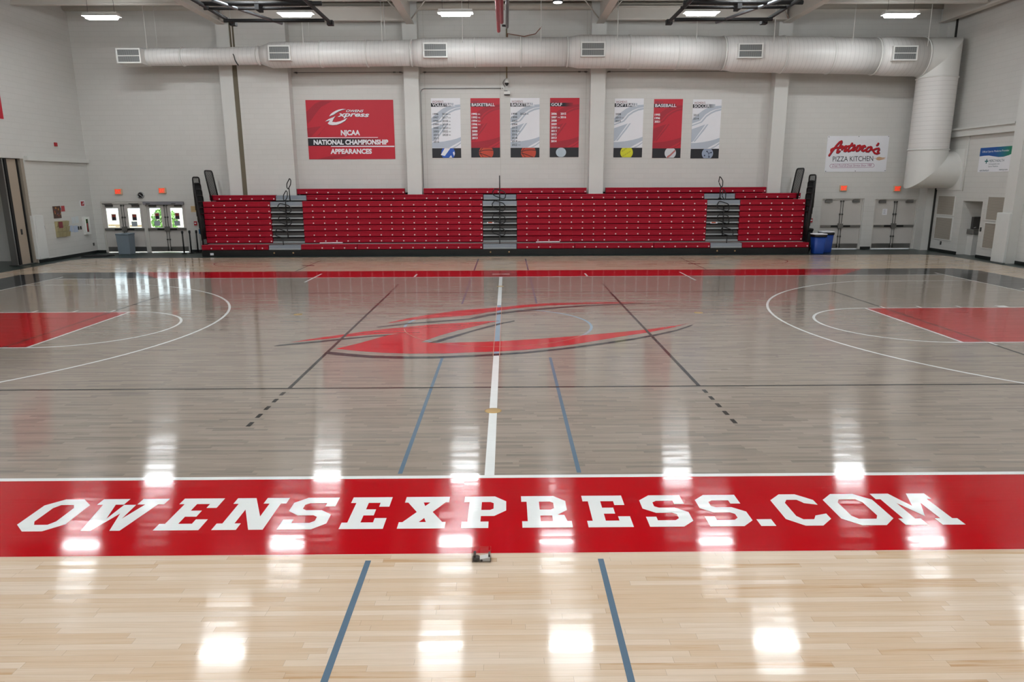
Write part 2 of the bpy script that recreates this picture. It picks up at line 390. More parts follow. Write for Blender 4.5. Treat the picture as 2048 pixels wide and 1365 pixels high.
# block lettering on the near border; unit letters, w x 1
def octo(w, c=.22): return [(c, 0), (w-c, 0), (w, c), (w, 1-c), (w-c, 1), (c, 1), (0, 1-c), (0, c)]
S_, T_ = .185, .19
def letter(ch, w):
    P = []; s, t = S_, T_
    if ch in 'OC':
        c, d = .2, .1; o = octo(w, c); i = [(s+d*.6, t), (w-s-d*.6, t), (w-s, t+d), (w-s, 1-t-d), (w-s-d*.6, 1-t), (s+d*.6, 1-t), (s, 1-t-d), (s, t+d)]
        for k in range(8):
            if ch == 'C' and k == 2: 
                P.append([(w-s, .3), (w-s, t+d), (w, c), (w, .36)][::1]); P.append([(w, .64), (w, 1-c), (w-s, 1-t-d), (w-s, .70)]); continue
            P.append([o[k], o[(k+1) % 8], i[(k+1) % 8], i[k]])
    elif ch == 'E':
        P += [[(0, 0), (w, 0), (w, .32), (w-.17, .32), (w-.17, t), (0, t)], [(0, 1-t), (w-.17, 1-t), (w-.17, .68), (w-.02, .68), (w-.02, 1), (0, 1)], [(.08, t), (.08+s, t), (.08+s, 1-t), (.08, 1-t)],
              [(.08+s, .5-t/2), (w-.2, .5-t/2), (w-.2, .5+t/2), (.08+s, .5+t/2)]]
    elif ch == 'N':
        P += [[(0, 0), (.34, 0), (.34, t), (0, t)], [(.08, t), (.25, t), (.25, 1-t), (.08, 1-t)], [(0, 1-t), (0, 1), (.28, 1), (.25, 1-t)], [(.25, 1-t), (.28, 1), (w-.08, .0), (w-.28, .0), (.25, .62)],
              [(w-.08, 0), (w-.08, 1-t), (w-.25, 1-t), (w-.25, .36)], [(w-.34, 1-t), (w, 1-t), (w, 1), (w-.34, 1)]]
    elif ch == 'S':
        c = .17
        P += [[(0, 0), (0, .30), (s*.8, .30), (s*.8, t), (w-s-.06, t), (w-s, t+.06), (w-s, .37), (w-s-.06, .42), (c, .42), (0, .56), (0, 1-c), (c, 1), (w, 1), (w, .70), (w-s*.8, .70), (w-s*.8, 1-t), (s+.06, 1-t), (s, 1-t-.05), (s, .63), (s+.06, .585), (w-c, .585), (w, .44), (w, c), (w-c, 0)]]
    elif ch == 'X':
        P += [[(0, 0), (.34, 0), (.34, t), (0, t)], [(w-.34, 0), (w, 0), (w, t), (w-.34, t)], [(0, 1-t), (.34, 1-t), (.34, 1), (0, 1)], [(w-.34, 1-t), (w, 1-t), (w, 1), (w-.34, 1)],
              [(.05, t), (.28, t), (w-.05, 1-t), (w-.28, 1-t)], [(w-.28, t), (w-.05, t), (w/2+.115, .5), (w/2, .36)], [(.05, 1-t), (.28, 1-t), (w/2, .64), (w/2-.115, .5)]]
    elif ch in 'PR':
        c = .17; st = .38
        P += [[(0, 1-t), (w-c, 1-t), (w-c, 1), (0, 1)], [(w-c, 1), (w, 1-c), (w-s, 1-t-.04), (w-s-.05, 1-t), (w-c, 1-t)], [(w, 1-c), (w, .36+c), (w-s, .40+t), (w-s, 1-t-.04)], [(w, .36+c), (w-c, .36), (w-s-.05, .36+t), (w-s, .40+t)],
              [(w-c, .36), (.08+s, .36), (.08+s, .36+t), (w-s-.05, .36+t)], [(.08, t), (.08+s, t), (.08+s, 1-t), (.08, 1-t)], [(0, 0), (st if ch == 'P' else .40, 0), (st if ch == 'P' else .40, t), (0, t)]]
        if ch == 'R': P += [[(w-s-.04, .38), (w-.05, .38), (w-.02, t), (w-s-.04, t)], [(w-.34, 0), (w+.04, 0), (w+.04, t), (w-.34, t)]]
    elif ch == 'W':
        P += [[(0, 1-t), (.40, 1-t), (.40, 1), (0, 1)], [(w-.40, 1-t), (w, 1-t), (w, 1), (w-.40, 1)], [(.09, 1-t), (.28, 1-t), (.39, .36), (.37, 0), (.23, 0)], [(w-.09, 1-t), (w-.28, 1-t), (w-.39, .36), (w-.37, 0), (w-.23, 0)],
              [(.37, 0), (.39, .36), (w/2-.09, .80), (w/2, .80), (w/2, .52)], [(w-.37, 0), (w-.39, .36), (w/2+.09, .80), (w/2, .80), (w/2, .52)]]
    elif ch == 'M':
        P += [[(0, 0), (.32, 0), (.32, t), (0, t)], [(w-.32, 0), (w, 0), (w, t), (w-.32, t)], [(.07, t), (.24, t), (.24, 1-t), (.07, 1-t)], [(w-.07, t), (w-.24, t), (w-.24, 1-t), (w-.07, 1-t)],
              [(0, 1-t), (0, 1), (.28, 1), (.24, 1-t)], [(w, 1-t), (w, 1), (w-.28, 1), (w-.24, 1-t)], [(.24, 1-t), (.28, 1), (w/2, .58), (w/2, .26), (.24, .68)], [(w-.24, 1-t), (w-.28, 1), (w/2, .58), (w/2, .26), (w-.24, .68)]]
    else: P += [[(0, 0), (w, 0), (w, .2), (0, .2)]]
    return P
LET = (('O', -4.10, -3.68), ('W', -3.62, -3.0), ('E', -2.86, -2.47), ('N', -2.36, -1.87), ('S', -1.80, -1.40), ('E', -1.27, -.89), ('X', -.77, -.36), ('P', -.22, .17), ('R', .31, .72), ('E', .88, 1.27), ('S', 1.41, 1.81), ('S', 1.93, 2.33), ('.', 2.37, 2.50), ('C', 2.63, 3.03), ('O', 3.12, 3.58), ('M', 3.62, 4.14))
HY0, HH = -8.745, .62
for ch, x0, x1 in LET:
    b = MB()
    for k, p in enumerate(letter(ch, (x1-x0)/HH)): b.poly(p, lambda a, c: (x0+a*HH, HY0+c*HH, .0024+.00004*k))
    b.build('floor_letter', FWHITE, floor)

# ---- walls
def wall_back():
    b = MB(); y0, y1 = YB, YB+.3; top = 10.4
    DL = (-17.15, -13.55, 2.17); DA = (13.74, 15.58, 2.17); DB = (16.06, 17.90, 2.14)
    x = XL-.3
    for d0, d1, h in (DL, DA, DB):
        b.box(x, d0, y0, y1, 0, top); b.box(d0, d1, y0, y1, h, top); x = d1
    b.box(x, XR+.3, y0, y1, 0, top)
    return struct('wall_back', b, WALL)
wall_back()
TR = [0]
def trim(mb, m, parent=None):
    TR[0] += 1; return struct('trim_%d' % TR[0], mb, m, parent)
# pilasters: front face at 15.8
for x0, x1 in ((-11.38, -10.86), (-3.95, -3.35), (3.65, 4.25), (11.17, 11.73)):
    trim(MB().box(x0, x1, 15.8, YB, 0, 10.2), PAINT)
trim(MB().box(-10.66, -8.62, 15.8, YB, 0, 10.2), WALL)
trim(MB().box(-10.86, -10.66, 15.85, YB, 0, 10.2), mat('olive gap strip', '6f6857', .8))  # plain olive strip closing the gap between pilaster and panel, slightly set back
# left wall with the wide opening of the folding partition
b = MB(); b.box(XL-.3, XL, 12.35, YB, 0, 10.6); b.box(XL-.3, XL, YF, 12.35, 3.82, 10.9); b.box(XL-.3, XL, YF, 3.0, 0, 3.82); struct('wall_left', b, WALL)
trim(MB().box(XL, XL+.12, 12.4, YB, 3.76, 3.92), PAINT)
b = MB(); b.box(XL-3.0, XL-2.8, 2.8, 13.2, 0, 3.9); b.box(XL-3.0, XL-.3, 13.0, 13.2, 0, 3.9); b.box(XL-3.0, XL-.3, 2.6, 2.8, 0, 3.9); b.box(XL-3, XL-.3, 2.8, 13, 3.86, 4.0); struct('wall_recess', b, PAINT)
# right wall with fountain niche
b = MB(); x0, x1 = XR, XR+.3
b.box(x0, x1, 13.87, YB, 0, 10.6); b.box(x0, x1, 12.70, 13.87, 2.12, 10.6); b.box(x0, x1, YF, 12.70, 0, 10.9)
b.box(x1, XR+1.0, 13.87, 14.0, 0, 2.3); b.box(x1, XR+1.0, 12.57, 12.70, 0, 2.3); b.box(XR+.8, XR+1.0, 12.70, 13.87, 0, 2.3); b.box(x1, XR+.8, 12.70, 13.87, 2.12, 2.3)
struct('wall_right', b, WALL)
struct('wall_front', MB().box(XL-.3, XR+.3, YF-.3, YF, 0, 11), WALL)
b = MB(); b.box(XR-.16, XR, 11.25, 15.5, 4.60, 4.90); b.box(XR-.24, XR, 11.25, 15.5, 4.86, 4.93); trim(b, PAINT)
trim(MB().box(XR-.35, XR, 10.55, 11.05, 0, 10.0), PAINT)                      # column that carries the pad
trim(MB().box(17.93, XR, 15.75, YB, 0, 9.9), PAINT)                       # corner column
trim(MB().box(18.24, XR, 15.69, 15.75, 0, 9.9), mat('dark joint', '2d2c29', .8))
BASE = mat('black rubber base', '101614', .5)
b = MB(); b.box(XL, -17.15, YB-.015, YB, 0, .11); b.box(-13.5, -12.3, YB-.015, YB, 0, .11); b.box(12.6, 13.72, YB-.015, YB, 0, .11); b.box(15.6, 16.04, YB-.015, YB, 0, .11); struct('baseboard_back', b, BASE)
b = MB(); b.box(XL, XL+.015, 12.36, YB-.02, 0, .11); struct('baseboard_left', b, BASE)
b = MB(); b.box(XR-.015, XR, 13.88, 15.7, 0, .11); b.box(XR-.015, XR, 11.06, 12.69, 0, .11); b.box(XR-.015, XR, YF, 10.54, 0, .11); b.box(XR+.785, XR+.8, 12.71, 13.86, 0, .11); struct('baseboard_right', b, BASE)
# control joints in the back wall
for u, v0, v1 in ((849, 17, 390), (1000, 55, 78), (1173, 17, 390)):
    p = at_y(u, 150, YB); trim(MB().box(p.x-.005, p.x+.005, YB-.003, YB, 2.7, 9.7), mat('joint line', 'b3b0a8', .8))
# ---- roof
def zc(y): return 10.0 + (16.3-abs(y))*.045
b = MB()
for ya, yb in ((YB+.3, 0), (0, YF-.3)):
    b.quad((XL-.3, ya, zc(ya)), (XR+.3, ya, zc(ya)), (XR+.3, yb, zc(yb)), (XL-.3, yb, zc(yb)))
    b.quad((XL-.3, ya, zc(ya)+.1), (XL-.3, yb, zc(yb)+.1), (XR+.3, yb, zc(yb)+.1), (XR+.3, ya, zc(ya)+.1))
struct('ceiling', b, DECK)
for x in (-11.15, -3.62, 3.98, 11.45, 17.75):
    b = MB(); wd = .15
    b.box(x-wd, x+wd, -15.9, 15.85, 9.08, 9.14); b.box(x-.02, x+.02, -15.9, 15.85, 9.14, 9.9); trim(b, BEAM)
    for s in (-1, 1):
        if x < 17: b = MB(); b.tube([(x+s*.1, 15.3, 9.15), (x+s*.95, 14.7, 9.95)], .025, 6); trim(b, BEAM)
for y in (15.0, 13.4, 11.8, 10.2, 8.6, 7.0, 5.4, 3.8, 2.2, .6, -1, -2.6, -4.2, -5.8, -7.4, -9, -10.6, -12.2, -13.8, -15.4):
    b = MB(); z = zc(y)-.03; b.box(XL, XR, y-.03, y+.03, z-.26, z); b.box(XL, XR, y-.03, y+.09, z-.28, z-.26); trim(b, BEAM)
INS = mat('white roof insulation', 'c9c3b8', .8)
b = MB(); b.cyl((XL, 16.12, 9.82), (XR, 16.12, 9.82), .15, 12); trim(b, INS)
for x0, x1 in ((-11.0, -3.77), (4.13, 11.3)):
    b = MB(); b.box(x0, x1, 15.42, 15.5, 9.17, 9.62); b.box(x0, x1, 15.34, 15.58, 9.13, 9.19); b.box(x0, x1, 15.36, 15.56, 9.6, 9.64); trim(b, BEAM)
for x0, x1 in ((XL, -11.3), (11.6, 17.6)):
    b = MB(); b.box(x0, x1, 12.95, 13.02, 9.2, 9.5); b.box(x0, x1, 12.9, 13.1, 9.17, 9.21); trim(b, BEAM)

# ---- doors
DOORP = mat('door paint', 'c6c2bd', .45); FRAMEP = mat('door frame paint', 'cbc8c2', .45)
def glassmat():
    t = NT('clear door glass'); tr = t.n('ShaderNodeBsdfTransparent'); gl = t.n('ShaderNodeBsdfGlossy'); gl.inputs['Roughness'].default_value = .02
    fr = t.n('ShaderNodeFresnel'); fr.inputs[0].default_value = 1.45; mx = t.n('ShaderNodeMixShader'); tr.inputs[0].default_value = (.94, .97, .95, 1)
    t.t.links.new(fr.outputs[0], mx.inputs[0]); t.t.links.new(tr.outputs[0], mx.inputs[1]); t.t.links.new(gl.outputs[0], mx.inputs[2]); t.t.links.new(mx.outputs[0], t.out.inputs[0])
    return t.m
GLASS = glassmat()
def door_set(n, x0, x1, h, glazed, yo):
    """double door: frame, two leaves with hardware"""
    root = bpy.data.objects.new('door_%d' % n, None); C.objects.link(root); root.location = ((x0+x1)/2, yo, 0); OFF[root.name] = Vector(root.location); root['kind'] = 'structure'
    fw = .05; y = yo
    b = MB(); b.box(x0, x0+fw, y-.05, y+.1, 0, h); b.box(x1-fw, x1, y-.05, y+.1, 0, h); b.box(x0+fw, x1-fw, y-.05, y+.1, h-fw, h); b.build('door_frame', FRAMEP, root, .004)
    xm = (x0+x1)/2
    for k, (a, c) in enumerate(((x0+fw+.0005, xm-.001), (xm+.001, x1-fw-.0005))):
        b = MB(); z0, z1 = (.022 if glazed else .003), h-fw-.0005
        if glazed:
            ga, gb = (a+.11, c-.22) if k == 0 else (a+.18, c-.13)
            gz0, gz1 = 1.06, 1.88
            b.box(a, ga, y, y+.045, z0, z1); b.box(gb, c, y, y+.045, z0, z1); b.box(ga, gb, y, y+.045, z0, gz0); b.box(ga, gb, y, y+.045, gz1, z1)
        else: b.box(a, c, y, y+.045, z0, z1)
        leaf = b.build('door_leaf', DOORP, root)
        if glazed: MB().box(ga, gb, y+.018, y+.026, gz0, gz1).build('door_glass', GLASS, leaf)
        sx = 1 if k == 0 else -1; e = c if k == 0 else a                 # meeting edge
        b = MB(); b.box(min(e-sx*.06, a if k == 0 else c), max(e-sx*.06, a if k == 0 else c), y-.07, y-.03, .95, 1.04); b.cur = 1
        q0, q1 = sorted((e-sx*.12, e-sx*.42)); b.box(q0, q1, y-.075, y-.03, .955, 1.03); b.cur = 0
        b.box(min(e, e-sx*.10), max(e, e-sx*.10), y-.09, y, .90, 1.11); b.build('panic_bar', [STEEL, BLACK], leaf)
        b = MB(); b.tube([(e-sx*.05, y-.04, 1.1), (e-sx*.05, y-.04, h-.08)], .012, 6); b.tube([(e-sx*.05, y-.04, .9), (e-sx*.05, y-.04, .06)], .012, 6)
        for z in (h-.12, 1.5, .55, .12): b.box(e-sx*.05-.025, e-sx*.05+.025, y-.06, y, z-.03, z+.03)
        b.build('latch_rod', DSTEEL, leaf)
        MB().box(a+.02, c-.02, y-.004, y, .05, .24).build('kick_plate', STEEL, leaf)
        cx = a+.28 if k == 0 else c-.28
        b = MB(); b.box(cx-.15, cx+.15, y-.07, y, h-.17, h-.08); b.tube([(cx-.14, y-.06, h-.08), (cx-.2, y-.2, h-.04), (cx+.15, y-.05, h-.04)], .012, 6); b.build('door_closer', DSTEEL if glazed else STEEL, leaf)
    return root
YD = YB+.08
door_set(1, -17.15, -15.36, 2.12, True, YD); door_set(2, -15.30, -13.55, 2.12, True, YD)
door_set(3, 13.74, 15.58, 2.17, False, YD); door_set(4, 16.06, 17.90, 2.14, False, YD)
trim(MB().box(-15.36, -15.30, YB+.02, YB+.2, 0, 2.17), FRAMEP)
trim(MB().box(-17.15, -13.55, YB+.02, YB+.2, 2.12, 2.17), FRAMEP)
t = MB().box(-15.32, -13.6, YB-.06, YB+.07, 2.03, 2.16)
tag(t.build('door_operator', mat('grey operator', '83838a', .5), None, .01), 'long grey automatic door operator box above the right pair of glazed doors', 'door operator')
# ---- outdoors beyond the glazed doors
struct('ground', MB().box(-30, 0, YB+.3, 48, -.15, -.02), mat('pale paving', 'c9c2b4', .8))
LEAF = mat('shrub leaf', '5f8f3c', .6, vary=.35); BARK = mat('bark', '5a4634', .8)
def shrub(x, y, h, r, label):
    t = thing('shrub', label, 'shrub', (x, y, -.02), 'shrubs outside the glazed doors'); b = MB()
    for i in range(700):
        th, ph = random.random()*6.28, math.acos(2*random.random()-1); k = r*(.6+.4*random.random())
        p = Vector((x+k*math.sin(ph)*math.cos(th), y+k*math.sin(ph)*math.sin(th), h*.55+k*1.1*math.cos(ph)))
        d = Vector((random.uniform(-1, 1), random.uniform(-1, 1), random.uniform(-.5, 1))).normalized()*.14; e = d.orthogonal().normalized()*.06
        b.quad(p-d*.5, p+e, p+d*.5, p-e)
    b.build('foliage', LEAF, t); MB().tube([(x, y, -.02), (x+.05, y, h*.3), (x, y, h*.6)], .05, 6).build('stem', BARK, t)
shrub(-17.0, 21.5, 1.9, .62, 'green leafy shrub seen through the glass of the third door leaf from the left')
shrub(-14.9, 20.4, 1.7, .55, 'green leafy shrub seen through the rightmost glazed door leaf')
b = MB(); b.box(-27, -12, 30, 30.3, -.02, 1.2); b.box(-27, -12, 29.9, 30.4, 2.3, 2.7)
for x in (-26, -23.4, -21.2, -19.2, -17): b.box(x-.1, x+.1, 30, 30.2, 1.2, 2.3)
tag(b.build('pavilion', mat('pale render', 'ddd6c6', .8)), 'pale low pavilion far outside the glazed doors', 'building')
for i, (x, y) in enumerate(((-19.3, 20.2), (-17.9, 19.6))):
    t = thing('garden_bench', ('slatted garden bench behind the leftmost glazed door leaf', 'slatted garden bench behind the second glazed door leaf')[i], 'bench', (x, y, -.02), 'benches outside the glazed doors')
    b = MB()
    for k in range(4): b.box(x-.7, x+.7, y+.3, y+.33, .5+k*.13, .58+k*.13); b.box(x-.7, x+.7, y-.2+k*.12, y-.12+k*.12, .42, .45)
    b.build('slats', mat('weathered wood', 'a08a6a', .7), t)
    for xx in (x-.6, x+.6): MB().box(xx-.03, xx+.03, y-.2, y+.36, -.02, .42).build('leg', BLACK, t)

# ================================================================== BLEACHERS
bl = thing('bleacher_bank', 'closed bank of red telescopic bleachers along the back wall', 'bleachers', (.1, 14.4, 0))
STEPN = mat('grey step nosing', '9b9fa1', .5); RISER = mat('dark step riser', '4a4847', .7); STEPB = mat('blue grey step', '8b929b', .45); PLATE = mat('seat number plate', 'e9d6d6', .4)
ZR = [(.25, .475)] + [(.492+.2432*k, .492+.2432*(k+1)) for k in range(7)] + [(2.198, 2.44), (2.44, 2.685)]
YR = [14.4] + [14.9]*7 + [15.4, 15.85]
SEG = [[(403.5, 512), (513, 536.6), (602.5, 714), (715, 965), (1034, 1149), (1150, 1307), (1308, 1420), (1484.5, 1617)]] + \
      [[(409+k*-.8+6*.8, 542), (606.5, 965.5), (1034, 1412), (1478, 1607)] for k in range(7)] + \
      [[(419, 550), (613, 966), (1033, 1408), (1471, 1601)], [(594, 809), (847, 1173), (1211.5, 1532)]]
MID = [[at_y(u, 450, 14.9).x for u in p] for p in ((410.5, 543), (607.5, 965.5), (1034, 1412), (1478, 1607))]
random.seed(3); nplate = 0; rest = MB()
for r in range(10):
    z0, z1 = ZR[r]; y = YR[r]
    segs = MID if 1 <= r <= 7 else [[at_y(u, {0: 495, 8: 394, 9: 382}[r], y).x for u in p] for p in SEG[r]]
    for a, c in segs:
        b = MB(); n = max(1, round((c-a)/.462)); wd = (c-a)/n
        prof = [(y+.014, z0+.012), (y+.002, z0+.04), (y, z0+.15), (y-.012, z1-.05), (y-.012, z1-.028), (y+.006, z1-.014), (y+.03, z1-.012), (y+.26, z1-.012), (y+.26, z0+.012)]
        for k in range(n): b.prism_x(prof, a+k*wd+.0015, a+(k+1)*wd-.0015)
        bench = b.build('seat_bench', REDSEAT, bl)
        for k in range(n):
            if random.random() < .05: continue
            xx = a+(k+1)*wd-.055 if c-a > 1 else (a+c)/2
            if r == 0 or r == 1:
                MB().cyl((xx, y+.004, z0+.075), (xx, y-.006, z0+.075), .028, 10).build('seat_number_plate', PLATE, bench); nplate += 1
            else: rest.cyl((xx, y+.004, z0+.075), (xx, y-.006, z0+.075), .028, 8)
o = rest.build('seat_number_plate', PLATE, bl); o['kind'] = 'stuff'
# aisles
AIS = [[MID[0][1], MID[1][0]], [MID[1][1], MID[2][0]], [MID[2][1], MID[3][0]]]
A1 = [[at_y(u, 495, 14.4).x for u in p] for p in ((537.2, 602), (965.8, 1033.4), (1420.6, 1484))]
A9 = [[at_y(u, 394, 15.4).x for u in p] for p in ((551, 612.5), (966.6, 1032.4), (1408.6, 1470.5))]
for ai in range(3):
    for r in range(9):
        z0, z1 = ZR[r]; y = YR[r]; a, c = (A1 if r == 0 else A9 if r == 8 else AIS)[ai]; a += .01; c -= .01
        light = r in (0, 7, 8)
        b = MB(); b.box(a, c, y, y+.3, z0+.005, z0+.065); b.build('aisle_step', STEPN, bl, .005)
        b = MB(); b.box(a, c, y+(.03 if light else .09), y+.3, z0+.065, z1-(.03 if light else .05)); b.build('step_riser', STEPB if light else RISER, bl)
# dark understructure, decks, toe board, end panels
b = MB(); b.box(-12.1, 12.35, 14.68, 15.1, .05, .48); b.box(-12.05, 12.35, 15.16, 15.5, .05, 2.15); b.box(-11.95, 12.25, 15.66, 15.78, .05, 2.4)
for x0, x1 in ((-8.55, -3.99), (-3.3, 3.6), (4.3, 11.1)): b.box(x0, x1, 16.11, 16.28, .05, 2.5)
b.build('understructure', BLACKM, bl)
b = MB(); b.box(at_y(403.5, 500, 14.42).x, at_y(1617, 500, 14.42).x, 14.42, 14.66, 0, .248); b.build('toe_board', mat('black toe board', '0a0d0e', .35), bl)
DECKP = mat('deck edge', '9a8f8d', .5)
b = MB(); b.box(-12.05, 12.4, 14.67, 14.89, .465, .482); b.build('front_deck', DECKP, bl)
for x in (-12.14, 12.42): MB().box(x-.02, x+.02, 14.95, 16.25, 0, 2.1).build('end_panel', BLACKM, bl)
for u in (548.5, 586.5, 981, 1018, 1434, 1469.5):
    p = at_y(u, 505, 14.42); MB().lathe((p.x, 14.42, .13), ((.035, 0), (.035, -.012), (.012, -.02)), 12, 'y').build('base_knob', mat('amber knob', 'a8875e', .5), bl)
p = at_y(424, 509, 14.42); b = MB(); b.box(p.x-.07, p.x+.07, 14.412, 14.42, .05, .14); b.build('base_label', SIGNWHITE, bl)
for u in (975, 1422):
    p = at_y(u+6, 446, 14.88); q = at_y(u+13, 446, 14.88).x-p.x
    b = MB(); b.box(p.x-q, p.x+q, 14.885, 14.9, p.z-.03, p.z+.035); b.cur = 1; b.box(p.x-q*.7, p.x+q*.5, 14.88, 14.885, p.z-.01, p.z+.04); b.build('step_sticker', [SIGNWHITE, mat('orange print', 'b4532e', .5)], bl)
# handrails
def rounded(pts, k=.22):
    out = []; n = len(pts)
    for i in range(n):
        p, a, c = Vector(pts[i]), Vector(pts[i-1]), Vector(pts[(i+1) % n])
        for t in (k, 0, -k):
            out.append(p+(a-p)*t if t > 0 else p+(c-p)*(-t) if t < 0 else p+(a+c-2*p)*(k*.25))
    return out
def rail(off, loop, y, post=None, yp=None, base=False):
    b = MB(); to = lambda q, yy: at_y(off+q[0]/6.4, 330+q[1]/6.4, yy)
    if loop: b.tube([to(q, y) for q in rounded(loop)], .019, 8, True)
    if post: b.tube([to(q, yp or y) for q in post], .021, 8)
    if base: p = to(post[-1], yp or y); b.lathe((p.x, p.y, p.z-.01), ((.07, 0), (.07, .03), (.03, .06)), 12)
    b.build('handrail', BLACK, bl)
yh = 14.78
rail(360, [(1367,240),(1404,172),(1419,200),(1414,255),(1385,310),(1368,290)], 15.3, [(1395,300),(1410,465)], base=True)
rail(360, [(1323,390),(1358,328),(1374,350),(1372,415),(1345,465),(1325,445)], 14.85, [(1349,450),(1358,610)])
rail(360, [(1250,530),(1275,492),(1390,520),(1422,560),(1420,600),(1385,618),(1268,575)], yh, [(1356,600),(1368,770)])
rail(360, [(1258,690),(1275,653),(1392,680),(1427,715),(1425,750),(1395,777),(1275,735)], yh, [(1367,760),(1385,930)])
rail(360, [(1218,870),(1240,815),(1360,852),(1388,885),(1385,930),(1310,935),(1222,905)], yh, [(1315,935),(1332,1092)], 14.5, True)
rail(840, None, 15.0, [(1018,136),(1020,330)], 15.3)
rail(840, [(928,345),(960,302),(1072,340),(1097,375),(1090,425),(1060,437),(940,390)], 14.95, [(1018,300),(1020,480)], 14.95)
rail(840, [(922,500),(955,458),(1068,490),(1090,525),(1085,575),(1055,592),(935,545)], yh, [(1020,470),(1021,650)])
rail(840, [(928,665),(955,620),(1068,650),(1093,685),(1088,735),(1055,755),(938,710)], yh, [(1021,640),(1022,830)])
rail(840, [(920,830),(948,785),(1062,815),(1090,850),(1085,895),(1050,912),(930,870)], yh, [(1022,820),(1021,1000),(1020,1080)], 14.6, True)
rail(1380, [(368,215),(381,146),(398,165),(421,205),(418,265),(402,290),(375,240)], 15.3, [(390,285),(382,432)], base=True)
rail(1380, [(413,375),(424,306),(440,325),(459,370),(455,430),(438,446),(415,405)], 14.95, [(436,440),(430,600)])
rail(1380, [(343,520),(375,462),(482,495),(503,525),(497,580),(470,593),(358,555)], yh, [(430,590),(424,750)])
rail(1380, [(347,668),(385,622),(482,650),(503,685),(497,742),(470,752),(362,712)], yh, [(424,740),(412,900)])
rail(1380, [(396,835),(420,792),(535,828),(553,860),(547,905),(520,911),(408,880)], yh, [(474,910),(462,1070)], 14.5, True)
# nested end guard rails: upright panels across the row ends, each row's panel a little farther out
def guard(xt, xb, y0, y1, z0, z1, k):
    b = MB(); rr = .12
    X = lambda z: xb+(xt-xb)*(z-z0)/(z1-z0)
    def arc(cy_, cz_, t0, t1): return [(X(cz_+rr*math.sin(t0+(t1-t0)*i/4)), cy_+rr*math.cos(t0+(t1-t0)*i/4), cz_+rr*math.sin(t0+(t1-t0)*i/4)) for i in range(5)]
    b.tube([(X(z0), y0, z0)] + arc(y0+rr, z1-rr, math.pi, math.pi/2) + arc(y1-rr, z1-rr, math.pi/2, 0) + [(X(z0), y1, z0)], .03, 8)
    b.tube([(X(z0+.06), y0, z0+.06), (X(z0+.06), y1, z0+.06)], .025, 6)
    for i in range(1, k): yy = y0+(y1-y0)*i/k; b.tube([(X(z0+.06), yy, z0+.06), (xt, yy, z1)], .010, 5)
    b.build('guard_rail', BLACK, bl)
for s, xe in ((-1, -12.15), (1, 12.44)):
    for r in range(1, 8): guard(xe+s*(.05+.024*r), xe+s*(.03+.024*r), 14.58, 15.2, ZR[r][0]-.1, ZR[r][1]+.96, 8)
    guard(xe-s*.0, xe-s*.22, 15.25, 16.0, 1.95, 3.42, 11)

# ================================================================== AIR DUCT
dt = thing('air_duct', 'long white spiral air duct crossing the back wall above the banners', 'air duct', (0, 14.95, 7.7))
YD_ = 14.95
ZCX = ((-14.7, 7.73), (-10.75, 7.755), (-7, 7.82), (-5, 7.84), (-2, 7.875), (1, 7.885), (3.9, 7.885), (7.4, 7.84), (9.7, 7.785), (12.7, 7.73), (15.6, 7.67), (17.3, 7.64))
def dz(x):
    for (a, za), (c, zb) in zip(ZCX, ZCX[1:]):
        if x <= c: return za+(zb-za)*max(0, (x-a))/(c-a)
    return ZCX[-1][1]
def drings(xs): return [[(x, YD_+r*math.cos(t), dz(x)+r*math.sin(t)) for t in (2*math.pi*j/40 for j in range(40))] for x, r in xs]
def dsec(x0, x1, r, rprev=None, more=()):
    b = MB(); b.smooth = True; xs = []
    if rprev: xs = [(x0, rprev), (x0+.42, r)]; st = x0+.42
    else: xs = [(x0, r)]; st = x0
    n = max(1, int((x1-st)/1.2))
    xs += [(st+(x1-st)*(i+1)/n, r) for i in range(n)]
    b.loft(drings(xs)); return b.build('duct_section', DUCTX, dt)
DR = [.33, .475, .535, .61, .675, .72]
dsec(-14.4, -9.36, DR[0]); dsec(-9.36, -3.43, DR[1], DR[0]); dsec(-3.43, 2.63, DR[2], DR[1]); dsec(2.63, 8.74, DR[3], DR[2]); dsec(8.74, 14.72, DR[4], DR[3]); dsec(14.72, 16.55, DR[5], DR[4])
RD = .73; XC = 17.28; ZT = 7.64; ZB = 3.33
T40 = [2*math.pi*j/40 for j in range(40)]
def sm(rings):
    b.smooth = True; b.loft(rings, True, False); b.smooth = False
def hr(x, z): return [(x, YD_+RD*math.cos(t), z+RD*math.sin(t)) for t in T40]
def vr(z): return [(XC+RD*math.sin(t), YD_+RD*math.cos(t), z) for t in T40]
def mr(z): return [(XC+RD*math.sin(t), YD_+RD*math.cos(t), z+RD*math.sin(t)) for t in T40]
b = MB(); sm([hr(16.55, ZT), mr(ZT)]); sm([mr(ZT), vr(6.86)]); b.build('duct_elbow', WHITE, dt)
b = MB(); sm([vr(6.86), vr(5.5), vr(4.12)]); b.build('duct_drop', DUCTZ, dt)
b = MB(); sm([vr(4.12), mr(ZB)]); sm([mr(ZB), hr(XR-.01, ZB)]); b.build('duct_elbow', WHITE, dt)
MB().box(XR-.03, XR-.002, YD_-.8, YD_+.8, ZB-.8, ZB+.8).build('wall_flange', WHITE, dt)
def ring(x, r):
    b = MB(); b.smooth = True; b.loft([[(xx, YD_+rr*math.cos(t), dz(x)+rr*math.sin(t)) for t in T40] for xx, rr in ((x-.03, r), (x-.025, r+.028), (x+.025, r+.028), (x+.03, r))]); b.build('flange_ring', WHITE, dt)
